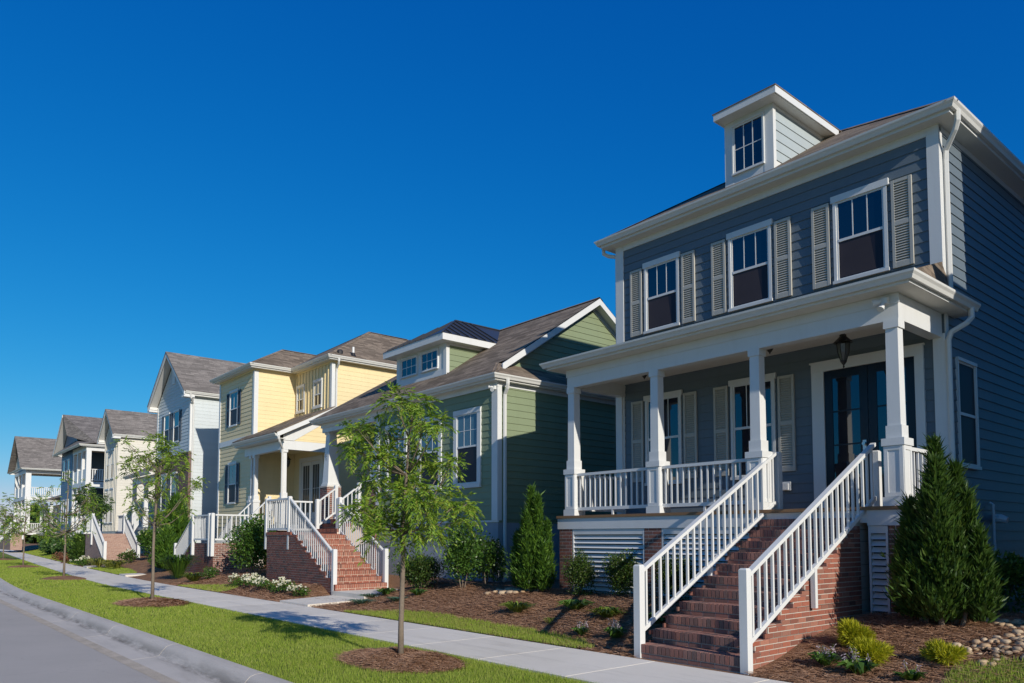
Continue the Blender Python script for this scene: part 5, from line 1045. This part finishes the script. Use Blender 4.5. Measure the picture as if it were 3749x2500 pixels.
# roses before the green house landing
for i, (x, y, r, lab) in enumerate(((-21.9, 8.15, .30, 'white rose bush at the left end of the row'), (-21.1, 8.22, .30, 'white rose bush second from the left end'), (-21.6, 8.65, .26, 'white rose bush behind the row against the brick'), (-19.7, 8.17, .32, 'white rose bush at the middle of the row'), (-19.0, 8.24, .32, 'white rose bush right of the middle of the row'), (-18.35, 8.18, .30, 'white rose bush second from the right end'), (-17.75, 8.22, .28, 'white rose bush at the right end by the newel post'), (-20.4, 8.2, .28, 'white rose bush left of the middle of the row'))):
    bush(lab, x, y, r, .34, 420, 'shrub_leaf', .05, .03, 'rose_bush', 'rose bush', 'white rose bushes', 8, 0, 34, pr=.042)
bush('big dark evergreen shrub between the yellow and green house stairs', -24.0, 9.45, .9, 2.0, 6500, 'shrub_leaf', .10, .055, group='tall shrubs before the yellow house', lumps=24)
bush('small bright shrub at the foot of the yellow house landing', -25.3, 8.6, .34, .42, 500, 'shrub_leaf', .07, .035, group='tall shrubs before the yellow house', stems=0); fan('low yellowish daylilies before the yellow house landing', -25.4, 8.1, .55, .30, 200, 'lily_leaf', .03, 'daylily', 'daylily', None, .35)
fan('spiky dark green ornamental grass by the yellow house stair foot', -27.6, 8.25, .75, .85, 420, 'arb_leaf', .025, 'ornamental_grass', 'grass clump', None, .25)
arborvitae('feathery golden green conifer left of the yellow house stairs', -31.6, 9.0, [(0, 0, .55, 1.5), (-.3, .1, .4, 1.3), (.35, 0, .4, 1.2)], 2600, 'arb_leaf', sl=.16, sw=.05); arborvitae('tall feathery conifer against the brown brick front', -33.6, 9.9, [(0, 0, .7, 2.7), (.5, 0, .55, 2.4), (-.5, .1, .5, 2.0)], 3000, 'arb_leaf', sl=.2, sw=.06)
bush('white flowered loose shrub beside the pale brick stairs', -40.0, 10.75, .7, 1.75, 2600, 'shrub_leaf', .13, .07, group='shrubs by the pale brick stairs', flowers=14, pr=.07); bush('low white flowered bush at the pale stair foot', -40.4, 9.75, .55, .65, 800, 'box_leaf', .10, .05, group='shrubs by the pale brick stairs', flowers=14, pr=.07); bush('low white flowered bush left of the pale stairs', -45.2, 8.75, .7, .45, 800, 'shrub_leaf', .10, .05, group='shrubs by the pale brick stairs', flowers=22, pr=.08)
arborvitae('narrow dark juniper column left of the pale stairs', -49.6, 9.3, [(-.25, 0, .35, 1.45), (.3, 0, .35, 1.5)], 1400, 'arb_dark', sl=.2, sw=.06)
for i, (x, y, lab) in enumerate(((-38.0, 8.45, 'yellow striped grass tuft before the second tree trunk'), (-39.6, 8.5, 'yellow striped grass tuft in the middle of the far bed'), (-41.4, 8.45, 'yellow striped grass tuft below the pale stairs'), (-43.6, 8.75, 'yellow striped grass tuft by the pale stair newel'))): fan(lab, x, y+.25, .55, .42, 120, 'yellow_grass', .04, 'yellow_grass', 'grass tuft', 'yellow striped grasses', .4)
bush('red brown barberry on the far lawn', -55.0, 9.3, .5, .6, 500, 'red_leaf', .12, .06, group='far garden shrubs', stems=0); bush('red brown barberry by the far path', -50.5, 8.8, .4, .45, 400, 'red_leaf', .12, .06, group='far garden shrubs', stems=0)
for x, y, r, h, fl_, lab in ((-63.5, 11.2, .9, 1.5, 12, 'white flowered far shrub before the blue house'), (-66.0, 11.6, 1.2, 1.9, 0, 'big dark far shrub before the blue house'), (-69.0, 11.4, 1.1, 1.6, 0, 'second dark far shrub before the blue house'), (-71.5, 11.4, .9, 1.3, 0, 'lighter far shrub left of the dark ones'), (-60.0, 11.2, .9, 1.6, 0, 'far shrub against the blue house porch corner')): bush(lab, x, y, r, h, 900, 'far_leaf', .22, .12, group='far garden shrubs', stems=0, flowers=fl_, pr=.12)

# ------------------------------------------------------------------ light, sky, camera
SUN = Vector((1.0, -.165, .46)).normalized()
w = bpy.data.worlds.new('World'); SC.world = w; w.use_nodes = True; nt = w.node_tree; bg = nt.nodes['Background']
sky = N(nt, 'ShaderNodeTexSky'); sky.sky_type = 'NISHITA'; sky.sun_disc = False
sky.sun_elevation = math.asin(SUN.z); sky.sun_rotation = math.atan2(SUN.x, SUN.y); sky.altitude = 0; sky.air_density = 1.0; sky.dust_density = .3; sky.ozone_density = 3.0
sp = N(nt, 'ShaderNodeSeparateColor'); cb = N(nt, 'ShaderNodeCombineColor'); L(nt, sky.outputs[0], sp.inputs[0]); ch = []
for q, (k, g) in enumerate(((.0017, 2.787), (.0677, .994), (.2267, .576))): ch.append(mth(nt, 'MULTIPLY', mth(nt, 'POWER', sp.outputs[q], g), k*5.5))   # the deep polarised blue of the photograph
ch[0] = mth(nt, 'MINIMUM', ch[0], ch[1])
for q in range(3): L(nt, ch[q], cb.inputs[q])
L(nt, cb.outputs[0], bg.inputs['Color']); bg.inputs['Strength'].default_value = .12
ld = bpy.data.lights.new('sun', 'SUN'); ld.energy = 3.0; ld.angle = R(.53); ld.color = (1, .94, .84); lo = bpy.data.objects.new('sun', ld); COL.objects.link(lo); lo.rotation_euler = SUN.to_track_quat('Z', 'Y').to_euler(); lo.location = (30, -10, 30)
cd = bpy.data.cameras.new('camera'); cam = bpy.data.objects.new('camera', cd); COL.objects.link(cam); SC.camera = cam
cd.sensor_width = 36; cd.lens = 36*2770.33/3749; cd.shift_y = (1799.77-1250)/3749; cd.clip_end = 2000; cd.clip_start = .05
cam.location = (0, 0, 1.5); cam.rotation_euler = (R(90+3.4549), 0, R(49.6209))
SC.view_settings.view_transform = 'Standard'; SC.view_settings.look = 'None'; SC.view_settings.exposure = .6; SC.view_settings.gamma = 1
